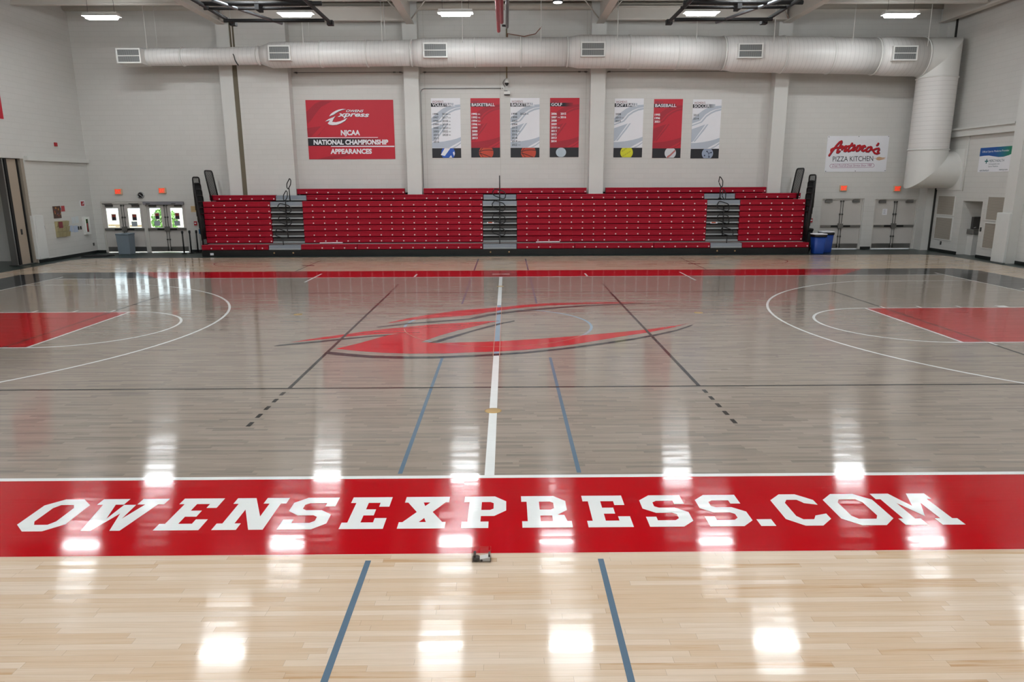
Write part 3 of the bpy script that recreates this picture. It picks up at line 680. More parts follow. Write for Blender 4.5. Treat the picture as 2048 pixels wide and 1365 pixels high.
for x, k in ((-12.4, 0), (-9.45, 0), (-7.01, 1), (-5.21, 1), (-3.48, 1), (-1.01, 2), (.79, 2), (2.6, 2), (5.02, 3), (6.89, 3), (8.7, 3), (11.03, 4), (12.88, 4), (14.68, 4), (16.55, 5)): ring(x, DR[k])
for z in (6.86, 4.12):
    b = MB(); b.smooth = True; b.loft([[(XC+rr*math.sin(t), YD_+rr*math.cos(t), z+h) for t in T40] for h, rr in ((-.03, RD), (-.02, RD+.03), (.02, RD+.03), (.03, RD))]); b.build('flange_ring', WHITE, dt)
def grillemat():
    t = NT('grille blades'); p = t.xyz(); f = t.math('LESS_THAN', t.math('FRACT', t.math('DIVIDE', p[0], .04)), .45)
    return t.set(Base_Color=t.mix(f, lin('8b8d8c'), lin('4a4c4c')), Roughness=.5)
GRILLE = grillemat()
for x0, x1, zcn in ((-14.60, -13.68, 7.68), (-8.84, -8.0, 7.77), (-2.95, -2.03, 7.85), (3.05, 3.98, 7.86), (9.03, 9.98, 7.78), (14.93, 15.87, 7.67)):
    x0 *= 1.005; x1 *= 1.005; z0, z1 = zcn-.27, zcn+.27; r = next(DR[i] for i in range(6) if x1 < (-9, -3, 3, 9, 14.8, 20)[i]); y0 = min(14.3, YD_-r-.1)
    yb = YD_-math.sqrt(max(.001, r*r-.27**2))+.04 if x0 > -14 else 15.15
    b = MB(); b.box(x0, x0+.05, y0, yb, z0, z1); b.box(x1-.05, x1, y0, yb, z0, z1); b.box(x0+.05, x1-.05, y0, yb, z0, z0+.05); b.box(x0+.05, x1-.05, y0, yb, z1-.05, z1); b.box(x0+.05, x1-.05, y0+.005, y0+.03, zcn-.015, zcn+.015)
    d = b.build('diffuser', WHITE, dt)
    for a, c in ((z0+.05, zcn-.015), (zcn+.015, z1-.05)): MB().box(x0+.05, x1-.05, y0+.03, y0+.06, a, c).build('grille', GRILLE, d)
for u, yy in ((292, 14.75), (313, 15.15), (464, 14.75), (606, 14.6), (619, 15.2), (764, 14.6), (770, 15.2), (925, 14.5), (1082, 14.5), (1235, 14.45), (1393, 14.4), (1548, 14.35), (1706, 14.35), (1857, 14.3)):
    p = at_y(u, 78, yy); z0 = dz(p.x)+.05 if yy < 15 else dz(p.x)+.3
    x = p.x; MB().tube([(x, yy, z0), (x, yy, zc(yy)-.05)], .014, 6).build('hanger_rod', WHITE, dt)
p = at_y(460, 110, 14.55)
b = MB(); b.tube([at_y(u, v, 14.56) for u, v in ((466, 108), (468, 112), (470, 120), (474, 127), (477, 131))], .02, 6); b.build('hanging_cable', BLACK, dt)

# ================================================================== LIGHTS
def lampmat(name, s):
    t = NT(name); return t.set(Base_Color=(.9, .9, .9, 1), Emission_Color=(.93, .975, 1.0, 1), Emission_Strength=s)
TUBE = lampmat('fluorescent lens', LAMP_STRENGTH)
LX = (-13.6, -6.98, -1.52, 1.75, 6.92, 13.78); LY = (11.6, 6.4, 1.15, -4.1, -9.35, -14.6); LZ = 8.5
ordn = ('first', 'second', 'third', 'fourth', 'fifth', 'sixth')
def make_lamp(x, y, z, label):
    t = thing('ceiling_light', label, 'ceiling light', (x, y, z), 'fluorescent ceiling lights')
    b = MB(); a, c = .58, .17
    b.box(x-a, x+a, y-c*.7, y+c*.7, z+.02, z+.10)
    b.loft([[(x-a-.02, y-c, z-.02), (x+a+.02, y-c, z-.02), (x+a+.02, y+c, z-.02), (x-a-.02, y+c, z-.02)], [(x-a, y-c*.6, z+.09), (x+a, y-c*.6, z+.09), (x+a, y+c*.6, z+.09), (x-a, y+c*.6, z+.09)]], caps=False)
    b.build('housing', WHITE, t)
    b = MB(); b.loft([[(x-a+.06, y-c+.02, z-.02), (x+a-.06, y-c+.02, z-.02), (x+a-.06, y+c-.02, z-.02), (x-a+.06, y+c-.02, z-.02)], [(x-a+.1, y-c+.05, z-.10), (x+a-.1, y-c+.05, z-.10), (x+a-.1, y+c-.05, z-.10), (x-a+.1, y+c-.05, z-.10)]]); b.build('lamp_lens', TUBE, t)
    for s in (-1, 1): MB().tube([(x+s*.45, y, z+.09), (x+s*.45, y, zc(y)-.02)], .006, 5).build('suspension_wire', DSTEEL, t)
    return t
L0 = None
for j, y in enumerate(LY):
    k = 0
    for i, x in enumerate(LX):
        if j == 0 and i == 3: continue
        if j == 0: lab = 'long glowing fluorescent ceiling light nearest the bleachers, %s of five from the left' % ordn[k]
        else: lab = 'fluorescent ceiling light in the %s row out from the bleachers, %s from the left' % (ordn[j], ordn[k])
        make_lamp(x, y, LZ+(.08 if j == 0 and abs(x) < 8 else 0), lab); k += 1
t = thing('pendant_lamp', 'small round black pendant lamp at the top of the photo', 'ceiling light', (1.98, 11.6, 8.9))
b = MB(); b.lathe((1.98, 11.6, 8.9), ((.17, 0), (.18, .02), (.16, .16), (.12, .26), (.05, .3)), 24); b.build('lamp_shade', BLACK, t)
b = MB(); b.lathe((1.98, 11.6, 8.89), ((.15, .008), (.15, 0), (.08, -.015)), 24); b.build('bulb_lens', lampmat('pendant lens', 25.0), t)
MB().tube([(1.98, 11.6, 9.2), (1.98, 11.6, zc(11.6)-.02)], .012, 6).build('stem', BLACK, t)

# ================================================================== FOLDED BACKSTOPS, CURTAIN
GREYTUBE = mat('grey steel tube', '7e8286', .35, .6)
def backstop(s, xa, xb, label):
    t = thing('basketball_backstop', label, 'basketball backstop', (s*6.7, 8, 7.7), 'folded backstops under the roof'); z = 7.72
    for x in (xa, xb):
        b = MB(); b.tube([(x, 1.5, z), (x, 9.0, z)], .055, 8); b.box(x-.09, x+.09, 8.85, 9.05, z-.08, z+.06); b.build('mast', BLACKM, t)
        b = MB(); b.tube([(x, 2.2, z), (x, 2.2, zc(2.2)-.05)], .04, 8); b.tube([(x, 4.5, z), (x, 3.2, zc(3.2)-.05)], .04, 8); b.build('hanger', BLACKM, t)
    lo, hi = min(xa, xb), max(xa, xb)
    MB().tube([(lo, 8.2, z-.09), (hi, 8.2, z-.09)], .05, 8).build('cross_bar', BLACKM, t)
    b = MB(); b.tube([(lo-.1, 6.75, z+.04), (hi+.3, 6.75, z+.04)], .06, 8); b.tube([(lo-.1, 7.05, z-.02), (hi, 7.05, z-.02)], .04, 8); b.box((lo+hi)/2-.06, (lo+hi)/2+.06, 6.7, 7.1, z-.12, z+.08); b.build('cross_bar', BLACKM, t)
    o, i = (lo, hi) if s < 0 else (hi, lo); m = (lo+hi)/2
    MB().tube([(o-s*.45, 6.3, z+.02), (m-s*.12, 8.55, z-.1)], .045, 8).build('brace', GREYTUBE, t)
    MB().tube([(m, 6.2, z+.1), (i, 6.9, z+.1)], .045, 8).build('brace', BLACKM, t)
backstop(-1, -8.18, -5.2, 'folded black basketball backstop frame hanging under the roof at upper left')
backstop(1, 5.24, 8.17, 'folded black basketball backstop frame hanging under the roof at upper right')
t = thing('divider_curtain', 'red divider curtain rolled up under the roof at the centre line', 'curtain', (-.02, 10, 7.7))
REDC = mat('red vinyl', 'a01f30', .5)
MB().tube([(-.03, -12, 7.68), (-.03, 10.0, 7.68)], .06, 10).build('rolled_curtain', REDC, t)
MB().tube([(.07, -12, 7.92), (.07, 9.9, 7.92)], .06, 10).build('rolled_curtain', REDC, t)
b = MB()
for y in (-9, -3, 3, 8): b.tube([(.02, y, 7.95), (.02, y, zc(y)-.05)], .01, 5)
b.build('hanging_strap', BLACK, t)
t = thing('curtain_pole', 'black pole beside the rolled red curtain under the roof', 'pole', (.24, 10, 7.8))
b = MB(); b.tube([(.24, -12, 7.79), (.24, 9.95, 7.79)], .05, 10); b.tube([(.24, 9.8, 7.79), (.08, 9.8, 7.8)], .035, 8); b.build('pole', BLACK, t)
b = MB()
for y in (-8.5, -2.5, 3.5, 8.4): b.tube([(.24, y, 7.8), (.24, y, zc(y)-.05)], .02, 6)
b.build('hanger', BLACK, t)

# ================================================================== SIGNS AND BANNERS ON THE BACK WALL
YS = YB-.012
def sq(ptsT, dark=False): return ptsT
SW = [[(0, .33), (.12, .28), (.22, .235), (.40, .17), (.6, .13), (.8, .112), (1, .105), (1, .148), (.8, .165), (.62, .2), (.45, .255), (.36, .31), (.28, .355), (0, .405)],
      [(0, .43), (.30, .375), (.38, .33), (.48, .27), (.64, .215), (.82, .175), (1, .158), (1, .185), (.82, .205), (.66, .24), (.5, .295), (.40, .36), (.34, .39), (0, .45)],
      [(0, .50), (.47, .42), (.36, .50), (.22, .60), (.1, .69), (.04, .72), (0, .72)],
      [(.52, .422), (.58, .415), (.44, .52), (.28, .62), (.16, .70), (.12, .718), (.085, .71), (.2, .64), (.38, .53)][:7],
      [(0, .735), (.15, .735), (.4, .722), (.65, .70), (.85, .675), (1, .648), (1, .715), (.85, .755), (.7, .795), (.58, .83), (0, .83)],
      [(.68, .83), (.85, .79), (1, .735), (1, .757), (.88, .80), (.78, .83)]]
BALLK = mat('ball print black', '17181f', .5)
def banner(uv, title, sport, lists, marks, ball, label, red):
    TL, TRr, BL, BR = [at_y(u, v, YS) for u, v in uv]
    x0, x1 = (TL.x+BL.x)/2, (TRr.x+BR.x)/2; zt, zb = (TL.z+TRr.z)/2, (BL.z+BR.z)/2; W_, H_ = x1-x0, zt-zb
    t = thing('team_banner', label, 'banner', ((x0+x1)/2, YS, zb), 'team banners')
    fn = lambda d: (lambda a, c: (x0+a*W_, YS-.004-d, zt-c*H_))
    MB().box(x0, x1, YS-.004, YB-.002, zb, zt).build('panel', SIGNRED if red else SIGNWHITE, t)
    b = MB(); [b.poly(p, fn(.001)) for p in SW]; b.build('swoosh_print', SIGNRED2 if red else SIGNGREY, t)
    b = MB(); b.quad(*[fn(.002)(a, c) for a, c in ((0, .08), (.78, .08), (.78, .142), (0, .142))]); b.build('title_bar', gradbar(x0, x0+W_*.80, red), t)
    b = MB(); b.cur = 0; put_text(b, title, (.04, .04+.055*len(title), .075, .040), fn(.003), .0); b.cur = 1
    put_text(b, sport, (.04, min(.83, .04+.092*len(sport)), .134, .083), fn(.004), .02); b.build('title_lettering', [mat('maroon print', '7f1f2b', .5) if not red else mat('dark print', '5a3a4e', .5), SIGNWHITE], t)
    for ci, (cx, col) in enumerate(lists):
        for i, yr in enumerate(col):
            b = MB(); z = .245+i*.0578; put_text(b, yr, (cx, cx+.19, z+.036, z), fn(.003), .035 if red else .02)
            for (mx, mi, txt) in marks:
                if mi == i and (mx > .4) == (ci == 1 and len(lists) > 1): put_text(b, txt, (mx, mx+.075, z+.031, z+.011), fn(.003), .01)
            b.build('year_lettering', SIGNWHITE if red else mat('print black', '2a2d33', .5), t)
    b = MB(); b.quad(*[fn(.002)(a, c) for a, c in ((0, .835), (1, .835), (1, 1), (0, 1))]); b.build('photo_strip', BALLK, t)
    ball_print(ball, fn, W_, H_, t)
GB = {}
def gradbar(x0, x1, red):
    t = NT('fading title bar'); p = t.xyz(); f = t.math('DIVIDE', t.math('SUBTRACT', p[0], x0+(x1-x0)*.62), (x1-x0)*.38)
    f = t.math('MINIMUM', t.math('MAXIMUM', f, 0.0), 1.0)
    return t.set(Base_Color=t.mix(f, lin('14161f'), lin('a21b2e' if red else 'c3cad4')), Roughness=.55)
def ball_print(kind, fn, W_, H_, t):
    cx, r, col = {'volley': (.55, .24, '2458b8'), 'basket': (.52, .25, 'c2452c'), 'basket2': (.62, .26, 'c2452c'), 'golf': (.39, .185, 'b9c8d2'), 'soft': (.46, .22, 'd3d326'), 'base': (.64, .2, 'd2d6da'), 'soccer': (.60, .2, '9aa6bd')}[kind]
    k = W_/H_; cz = .917
    g = lambda d: (lambda a, c: fn(d)(a, min(max(c, .838), .998)))
    pts = [(cx+r*math.cos(2*math.pi*j/40), cz+r*k*math.sin(2*math.pi*j/40)) for j in range(40)]
    if kind == 'golf': pts = [(cx+r*.95*math.cos(2*math.pi*j/40), .918+.082*math.sin(2*math.pi*j/40)) for j in range(40)]
    b = MB(); b.poly([(a, min(max(c, .838), .998)) for a, c in pts], fn(.003)); b.build('ball_print', mat('ball '+kind, col, .5, vary=.12), t)
    b = MB(); m = mat('ball seam dark', '2a1512', .5)
    def cl(pts): return [(a, min(max(c, .84), .996)) for a, c in pts]
    if kind in ('basket', 'basket2'):
        b.ribbon(cl([(cx-r*.98, .90), (cx-r*.3, .878), (cx+r*.4, .873), (cx+r*.95, .88)]), .012, fn(.004)); b.ribbon(cl([(cx-r*.95, .925), (cx-r*.4, .945), (cx+r*.2, .975), (cx+r*.6, .996)]), .012, fn(.004))
        b.ribbon(cl([(cx-r*.5, .84), (cx-r*.8, .88), (cx-r*.8, .94), (cx-r*.4, .996)]), .012, fn(.004))
    elif kind == 'volley':
        m = SIGNWHITE
        b.poly([(cx-.12, .838), (cx+.08, .838), (cx-.12, .968), (cx-.26, .95)], fn(.004)); b.poly([(cx+.02, .998), (cx+.10, .955), (cx+.14, .998)], fn(.004)); b.poly([(cx+.16, .91), (cx+.21, .89), (cx+.232, .93), (cx+.2, .97)], fn(.004))
    elif kind == 'soft':
        for j in range(9): a = cx-.16+j*.035; c = .985-j*.011; b.ribbon(cl([(a, c-.012), (a+.015, c+.012)]), .008, fn(.004))
        for j in range(6): a = cx-.17+j*.03; c = .895-j*.01; b.ribbon(cl([(a, c-.012), (a+.015, c+.012)]), .008, fn(.004))
    elif kind == 'base':
        m = mat('ball seam red', 'b66a66', .5); b.ribbon(cl([(cx-.11, .99), (cx, .955), (cx+.1, .905), (cx+.17, .872)]), .035, fn(.004))
    elif kind == 'soccer':
        m = mat('soccer patch', '26304a', .5)
        for a, c in ((cx-.02, .88), (cx+.13, .9), (cx+.06, .975), (cx-.1, .95)): b.disc((a, c), .028, lambda p, q, c=c: fn(.004)(p, c+(q-c)*k), 6)
        b.ribbon(cl([(cx-.02, .88), (cx+.04, .915), (cx+.13, .9)]), .012, fn(.004)); b.ribbon(cl([(cx+.04, .915), (cx+.06, .975)]), .012, fn(.004))
    else:
        m = mat('golf dimple', '9fb0bd', .5)
        for i in range(7):
            for j in range(5):
                a = cx-.12+i*.042+(j % 2)*.02; c = .868+j*.024
                if ((a-cx)/.17)**2+((c-.918)/.075)**2 < .8: b.disc((a, c), .009, lambda p, q, c=c: fn(.004)(p, c+(q-c)*k), 6)
    b.build('ball_seam', m, t)
def U(a, c, d=197, e=316): return [(a[0], d), (a[1], d), (c[0], e), (c[1], e)]
banner(U((862.5, 920.8), (864, 922), 196.5), "WOMEN'S", 'VOLLEYBALL', [(.055, '1996 1997 1998 1999 2000 2003 2010 2012 2015'.split()), (.37, '2016 2017 2018 2019 2021 2022 2023'.split())],
       [(.27, 2, '2nd'), (.27, 3, '3rd'), (.27, 4, '3rd'), (.58, 0, '2nd'), (.58, 1, '3rd'), (.58, 2, '1st'), (.58, 3, '4th'), (.58, 4, '3rd'), (.58, 5, '2nd'), (.58, 6, '4th')], 'volley', "white women's volleyball banner with a blue and white ball at its foot", False)
banner(U((941.5, 999.5), (942, 1000), 196.5, 315), "MEN'S", 'BASKETBALL', [(.035, '1992 1993 1994 1996 1999 2000 2003 2013'.split())], [(.25, 0, '8th'), (.25, 1, '4th'), (.25, 2, '2nd'), (.25, 3, '3rd')], 'basket', "red men's basketball banner with an orange ball at its foot", True)
banner(U((1021, 1079), (1021, 1079), 196.2, 315), "WOMEN'S", 'BASKETBALL', [(.04, '1998 1999 2003 2004 2013 2015 2016 2018 2019 2022'.split()), (.33, ['2023'])], [(.25, 5, '3rd'), (.26, 8, '2nd'), (.26, 9, '3rd'), (.55, 0, '4th')], 'basket2', "white women's basketball banner with an orange ball at its foot", False)
banner(U((1100, 1158.5), (1099.7, 1157.5), 196, 314.5), "MEN'S", 'GOLF', [(.04, '2006 2007 2008 2009 2010 2011 2012 2013 2014'.split()), (.36, '2015 2016'.split())], [(.26, 1, '3rd'), (.26, 4, '2nd')], 'golf', "red men's golf banner with a pale golf ball at its foot", True)
banner(U((1229.3, 1287), (1227, 1284.5), 197, 315), "WOMEN'S", 'SOFTBALL', [(.035, '2008 2011 2015'.split())], [(.25, 1, '2nd')], 'soft', "white women's softball banner with a yellow ball at its foot", False)
banner(U((1307.5, 1365), (1305, 1361.5), 198.2, 316), "MEN'S", 'BASEBALL', [(.035, '1995 1996 2021'.split())], [], 'base', "red men's baseball banner with a stitched white ball at its foot", True)
banner(U((1385.5, 1442.5), (1381.5, 1438), 199, 317), "WOMEN'S", 'SOCCER', [(.035, '2012 2014'.split())], [], 'soccer', "white women's soccer banner with a blue and white ball at its foot", False)

# national championship sign
x0, x1, zt, zb = -8.12, -4.49, 6.265, 3.885
t = thing('championship_sign', 'large red national championship sign between two pilasters at left', 'sign', ((x0+x1)/2, YS, zb))
MB().box(x0, x1, YS-.004, YB-.002, zb, zt).build('panel', SIGNRED, t)
W_, H_ = x1-x0, zt-zb
def sfn(d): return lambda px, py: (x0+(px-120-(py-110)*.042)/1695*W_, YS-.004-d, zt-(py-100+(px-120)*.015)/1155*H_)
b = MB()
for p in ([(130,330),(300,170),(420,115),(640,112),(420,230),(300,380),(230,480),(150,560)], [(140,640),(420,600),(300,720),(220,810),(150,810)], [(420,700),(560,560),(430,680),(380,790),(330,790)], [(330,1250),(600,1180),(900,1130),(1200,1060),(900,1180),(640,1250)]): b.poly(p, sfn(.001))
b.build('swoosh_print', SIGNRED2, t)
b = MB(); b.quad(*[sfn(.002)(*p) for p in ((152,842),(1550,822),(1550,962),(158,990))]); b.build('title_bar', gradbar(x0, x0+W_*.82, True), t)
b = MB(); b.quad(*[sfn(.0025)(*p) for p in ((150,824),(1520,802),(1520,812),(152,840))]); b.quad(*[sfn(.0025)(*p) for p in ((600,985),(1843,968),(1843,992),(600,1003))]); b.build('white_rule', SIGNWHITE, t)
for nm, m, dx, dd in (('emblem_shadow', SIGNBLACK, 5, .002), ('emblem', SIGNWHITE, 0, .0035)):
    b = MB(); q = lambda L: [(px+dx, py+dx*1.6) for px, py in L]
    b.poly(q([(575,410),(600,370),(640,335),(700,300),(760,276),(830,262),(908,264),(830,282),(760,310),(700,348),(660,376),(620,390)]), sfn(dd))
    b.poly(q([(495,510),(560,462),(640,430),(697,402),(660,455),(632,514),(700,520),(790,500),(860,470),(928,430),(885,490),(800,540),(720,570),(640,577),(580,570),(545,548),(590,484)]), sfn(dd))
    put_text(b, 'OWENS', (905+dx, 1245+dx, 322+dx, 274+dx), sfn(dd+.0004), .02, .35)
    put_text(b, 'xpress', (735+dx, 1355+dx, 445+dx, 350+dx), sfn(dd+.0008), .03, .3, warp=lambda p, q: (p, q-6*math.sin((p-735)/620*math.pi)))
    b.build(nm, m, t)
for s, bx in (('NJCAA', (797,1172,775,672)), ('NATIONAL CHAMPIONSHIP', (262,1722,966,868)), ('APPEARANCES', (590,1400,1148,1048))):
    b = MB(); put_text(b, s, bx, (lambda f: lambda px, py: f(px, py-(px-262)*.0145+(8 if py < 800 else 0)))(sfn(.004)), .045); b.build('lettering', SIGNWHITE, t)

# pizza sign with script lettering
c4 = [at_y(u, v, YS) for u, v in ((1654.5, 271), (1778, 273), (1650.5, 343), (1772, 345))]
x0 = (c4[0].x+c4[2].x)/2; x1 = (c4[1].x+c4[3].x)/2; zt = (c4[0].z+c4[1].z)/2; zb = (c4[2].z+c4[3].z)/2; W_, H_ = x1-x0, zt-zb
t = thing('pizza_sign', 'white pizza kitchen sign with red script on the right of the back wall', 'sign', ((x0+x1)/2, YS, zb))
MB().box(x0, x1, YS-.004, YB-.002, zb, zt).build('panel', SIGNWHITE, t)
AX, AW, AY, AH = x0, W_, zt, H_
def afn(d):
    def f(px, py):   # crop pixels 13.65/px, the board leans a little in the crop
        k = (py-150)/1000; left = 195-50*k; right = 1885-85*k
        return (AX+(px-left)/(right-left)*AW, YS-.004-d, AY-(py-150-(px-195)*.012)/1000*AH)
    return f
ST = [[(245,690),(330,560),(430,420),(520,320),(570,295),(575,330),(530,430),(470,540),(455,610),(490,610),(530,570)], [(290,560),(300,520),(360,490),(460,470),(540,480)],
      [(540,470),(590,430),(610,440),(585,530),(640,460),(700,430),(720,445),(670,520),(650,570),(690,575),(740,530)], [(860,360),(800,450),(750,540),(760,580),(800,570),(850,540)], [(740,440),(820,430),(930,410)],
      [(930,440),(880,510),(870,555),(910,555),(980,480),(1020,430),(975,530),(985,575),(1030,565),(1080,520)], [(1040,430),(1075,420),(1085,450),(1050,540),(1130,450),(1200,430),(1220,460)],
      [(1200,440),(1150,500),(1130,560),(1170,580),(1240,540)], [(1360,470),(1300,480),(1250,540),(1250,590),(1310,595),(1370,540),(1385,470),(1360,465)], [(1390,480),(1400,540),(1430,570)], [(1575,375),(1560,410),(1535,425)], [(1430,560),(1520,520),(1590,510),(1600,550),(1560,600),(1600,640),(1540,660),(1480,640),(1450,600)]]
for nm, m, dx, wd, dd in (('script_shadow', mat('navy print', '2b1a3c', .5), 9, 56, .001), ('script_lettering', mat('crimson print', 'b80d1e', .5), 0, 48, .010)):
    b = MB(); d_ = dd
    for s in ST:
        s = [(px+dx, py+dx) for px, py in s]
        for e, e2 in zip(s, s[1:]): d_ += 4e-5; b.ribbon([e, e2], wd, afn(d_))
        for e in s: d_ += 4e-5; b.disc(e, wd*.5, afn(d_), 12)
    b.build(nm, m, t)
b = MB(); put_text(b, 'PIZZA KITCHEN', (352, 1450, 860, 722), afn(.002), .0); b.build('lettering', mat('print black', '2a2d33', .5), t)
b = MB(); put_text(b, 'Great Food & Great Service Since 1988', (340, 1420, 1012, 945), afn(.002), .0, .45)
cap = [(1430+55*math.sin(a), 985-52*math.cos(a)) for a in [math.pi*i/10 for i in range(11)]] + [(335-55*math.sin(a), 985+52*math.cos(a)) for a in [math.pi*i/10 for i in range(11)]]
b.ribbon(cap, 9, afn(.002), True); b.build('slogan', mat('mauve print', '9a4a7c', .5), t)
b = MB()
for k in range(9): a = 1520+k*24; hh = (55-abs(k-2)*7)*1.0; b.poly([(a, 800), (a+40, 800-hh), (a+75, 795-hh*.6), (a+55, 790)], afn(.0015+k*1e-4)); b.poly([(a, 805), (a+40, 805+hh*.9), (a+75, 800+hh*.5), (a+55, 800)], afn(.00155+k*1e-4))
b.ribbon([(1455,785),(1600,795),(1790,765)], 10, afn(.003)); b.build('wheat_print', mat('wheat print', 'c9a07a', .5), t)
b = MB()
for px, py in ((225,175),(1045,178),(1860,188),(170,1130),(975,1135),(1780,1140)): b.disc((px, py), 12, afn(.003), 10)
b.build('screw', DSTEEL, t)

# sports medicine sign on the right wall (runs along y)
XS = XR-.012
ya, yb, zt, zb = 13.24, 11.47, 4.11, 3.215
t = thing('medicine_sign', 'white and blue sports medicine sign high on the right wall', 'sign', (XS, (ya+yb)/2, zb))
MB().box(XS-.004, XR, yb, ya, zb, zt).build('panel', SIGNWHITE, t)
def mfn(d): return lambda a, c: (XS-.004-d, ya+(yb-ya)*a, zt+(zb-zt)*c)
tb = NT('blue green print'); p = tb.xyz(); f = tb.math('MINIMUM', tb.math('MAXIMUM', tb.math('DIVIDE', tb.math('SUBTRACT', 12.4, p[1]), .8), 0.0), 1.0)
BG = tb.set(Base_Color=tb.mix(f, lin('0f4f9c'), lin('0c7a5c')), Roughness=.5)
b = MB(); b.poly([(0, 0), (1, 0), (1, .30), (.9, .36), (.75, .41), (.6, .41), (.45, .37), (.3, .33), (.15, .33), (0, .345)], mfn(.001)); b.build('header_print', BG, t)
b = MB(); put_text(b, 'Official Sports Medicine Provider', (.07, .90, .225, .125), mfn(.002), .0); b.build('lettering', SIGNWHITE, t)
TEAL = mat('teal print', '1d6a6c', .5); b = MB()
b.poly([(.235,.47),(.265,.47),(.265,.535),(.305,.535),(.305,.585),(.265,.585),(.262,.66),(.235,.66),(.235,.585),(.195,.585),(.195,.535),(.235,.535)], mfn(.002)); b.build('cross_print', TEAL, t)
for tx, bx, bo in (('MERCYHEALTH', (.33, .79, .60, .50), 0), ('Orthopaedics and', (.33, .66, .725, .65), 0), ('Sports Medicine', (.33, .63, .82, .745), 0), ('419-754-PLAY', (.07, .37, .975, .91), .02), ('mercy.com', (.68, .93, .965, .90), .01)):
    b = MB(); put_text(b, tx, bx, mfn(.002), bo); b.build('lettering', mat('slate print', '3b5a66', .5), t)

# red banner at the far left edge
b = MB(); b.box(XL, XL+.02, 9.6, 11.62, 5.15, 6.75)
tag(b.build('wall_banner', SIGNRED), 'red banner on the left wall at the left edge of the photo', 'banner')

# ================================================================== SMALL FITTINGS ON THE WALLS
EXM = mat('exit housing', 'd8b89a', .5); EXF = mat('exit face', 'dfa27c', .5, vary=0); EXR = mat('exit letters', 'ff2a12', .5, emit=.9, vary=0)
for u, v, lab in ((236.2, 383.5, 'red lit EXIT sign above the left pair of glazed doors'), (324, 381.5, 'red lit EXIT sign above the right pair of glazed doors, right of the clock'),
                  (1687.5, 376.5, 'red lit EXIT sign above the solid doors nearer the blue bins'), (1795.3, 377.5, 'red lit EXIT sign above the solid doors nearer the right corner')):
    p = at_y(u, v, 16.22); t = thing('exit_sign', lab, 'exit sign', (p.x, YB, p.z-.12), 'exit signs')
    MB().box(p.x-.15, p.x+.15, 16.21, YB, p.z-.12, p.z+.12).build('housing', EXM, t, .008)
    MB().box(p.x-.13, p.x+.13, 16.205, 16.212, p.z-.1, p.z+.1).build('face_plate', EXF, t)
    b = MB(); put_text(b, 'EXIT', (p.x-.115, p.x+.115, p.z-.085, p.z+.085), lambda a, c: (a, 16.203, c), .03); b.build('lettering', EXR, t)
p = at_y(281, 391, 16.25); t = thing('wall_clock', 'round black faced clock between the two left EXIT signs', 'clock', (p.x, YB, p.z-.15))
CHROME = mat('chrome', 'c9cbcc', .2, .9)
MB().lathe((p.x, YB, p.z), ((.14, 0), (.15, -.03), (.14, -.06), (.118, -.06), (.118, -.04)), 32, 'y').build('rim', CHROME, t)
MB().lathe((p.x, YB, p.z), ((.118, -.02), (.118, -.045)), 32, 'y').build('dial', BLACKM, t)
b = MB(); yy = YB-.05; f = lambda a, c: (p.x+a, yy, p.z+c); b.ribbon([(0, 0), (-.05, .05)], .014, f); b.ribbon([(0, 0), (.075, -.06)], .01, f)
b.build('clock_hand', SIGNWHITE, t)
b = MB(); [b.ribbon([(.095*math.cos(a), .095*math.sin(a)), (.11*math.cos(a), .11*math.sin(a))], .01, f) for a in [math.pi*k/6 for k in range(12)]]; b.build('hour_mark', SIGNWHITE, t)
FIRE = mat('fire red', 'a81722', .4)
def pull(fn, lab):
    pos = fn(0, 0, 0); t = thing('fire_alarm_pull', lab, 'fire alarm', pos, 'fire alarm pulls')
    def bx(a0, a1, d0, d1, c0, c1):
        b = MB(); P = [fn(a, d, c) for c in (c0, c1) for d in (d0, d1) for a in (a0, a1)]; k = b.add(P)
        for q in ((0, 2, 3, 1), (4, 5, 7, 6), (0, 1, 5, 4), (2, 6, 7, 3), (0, 4, 6, 2), (1, 3, 7, 5)): b.face([k+i for i in q])
        return b
    bx(-.06, .06, 0, .05, -.085, .085).build('body', FIRE, t); bx(-.035, .035, .05, .065, -.02, .03).build('handle', SIGNWHITE, t)
q = at_y(391.3, 447, 16.28); pull(lambda a, d, c: (q.x+a, YB-d, q.z+c), 'red fire alarm pull between the glazed doors and the bleachers')
q2 = at_y(1622, 441, 16.28); pull(lambda a, d, c: (q2.x+a, YB-d, q2.z+c), 'red fire alarm pull between the bleachers and the solid doors')
def ybox(u0, v0, u1, v1, y0, y1):
    a, c = at_y(u0, v0, y0), at_y(u1, v1, y0); return MB().box(min(a.x, c.x), max(a.x, c.x), y0, y1, min(a.z, c.z), max(a.z, c.z))
b = ybox(381, 412.3, 397, 424.3, YB-.012, YB); o = b.build('notice', mat('tan paper', 'cdb388', .7)); tag(o, 'tan notice on the wall right of the glazed doors', 'notice')
p = at_y(389, 418, YB-.014); b = MB()
for k in range(4): b.box(p.x-.12, p.x+.1-.03*(k % 2), YB-.0135, YB-.012, p.z+.06-k*.04, p.z+.068-k*.04)
b.build('print', mat('brown print', '9a7a4a', .6), o)
OFF[o.name] = o.location
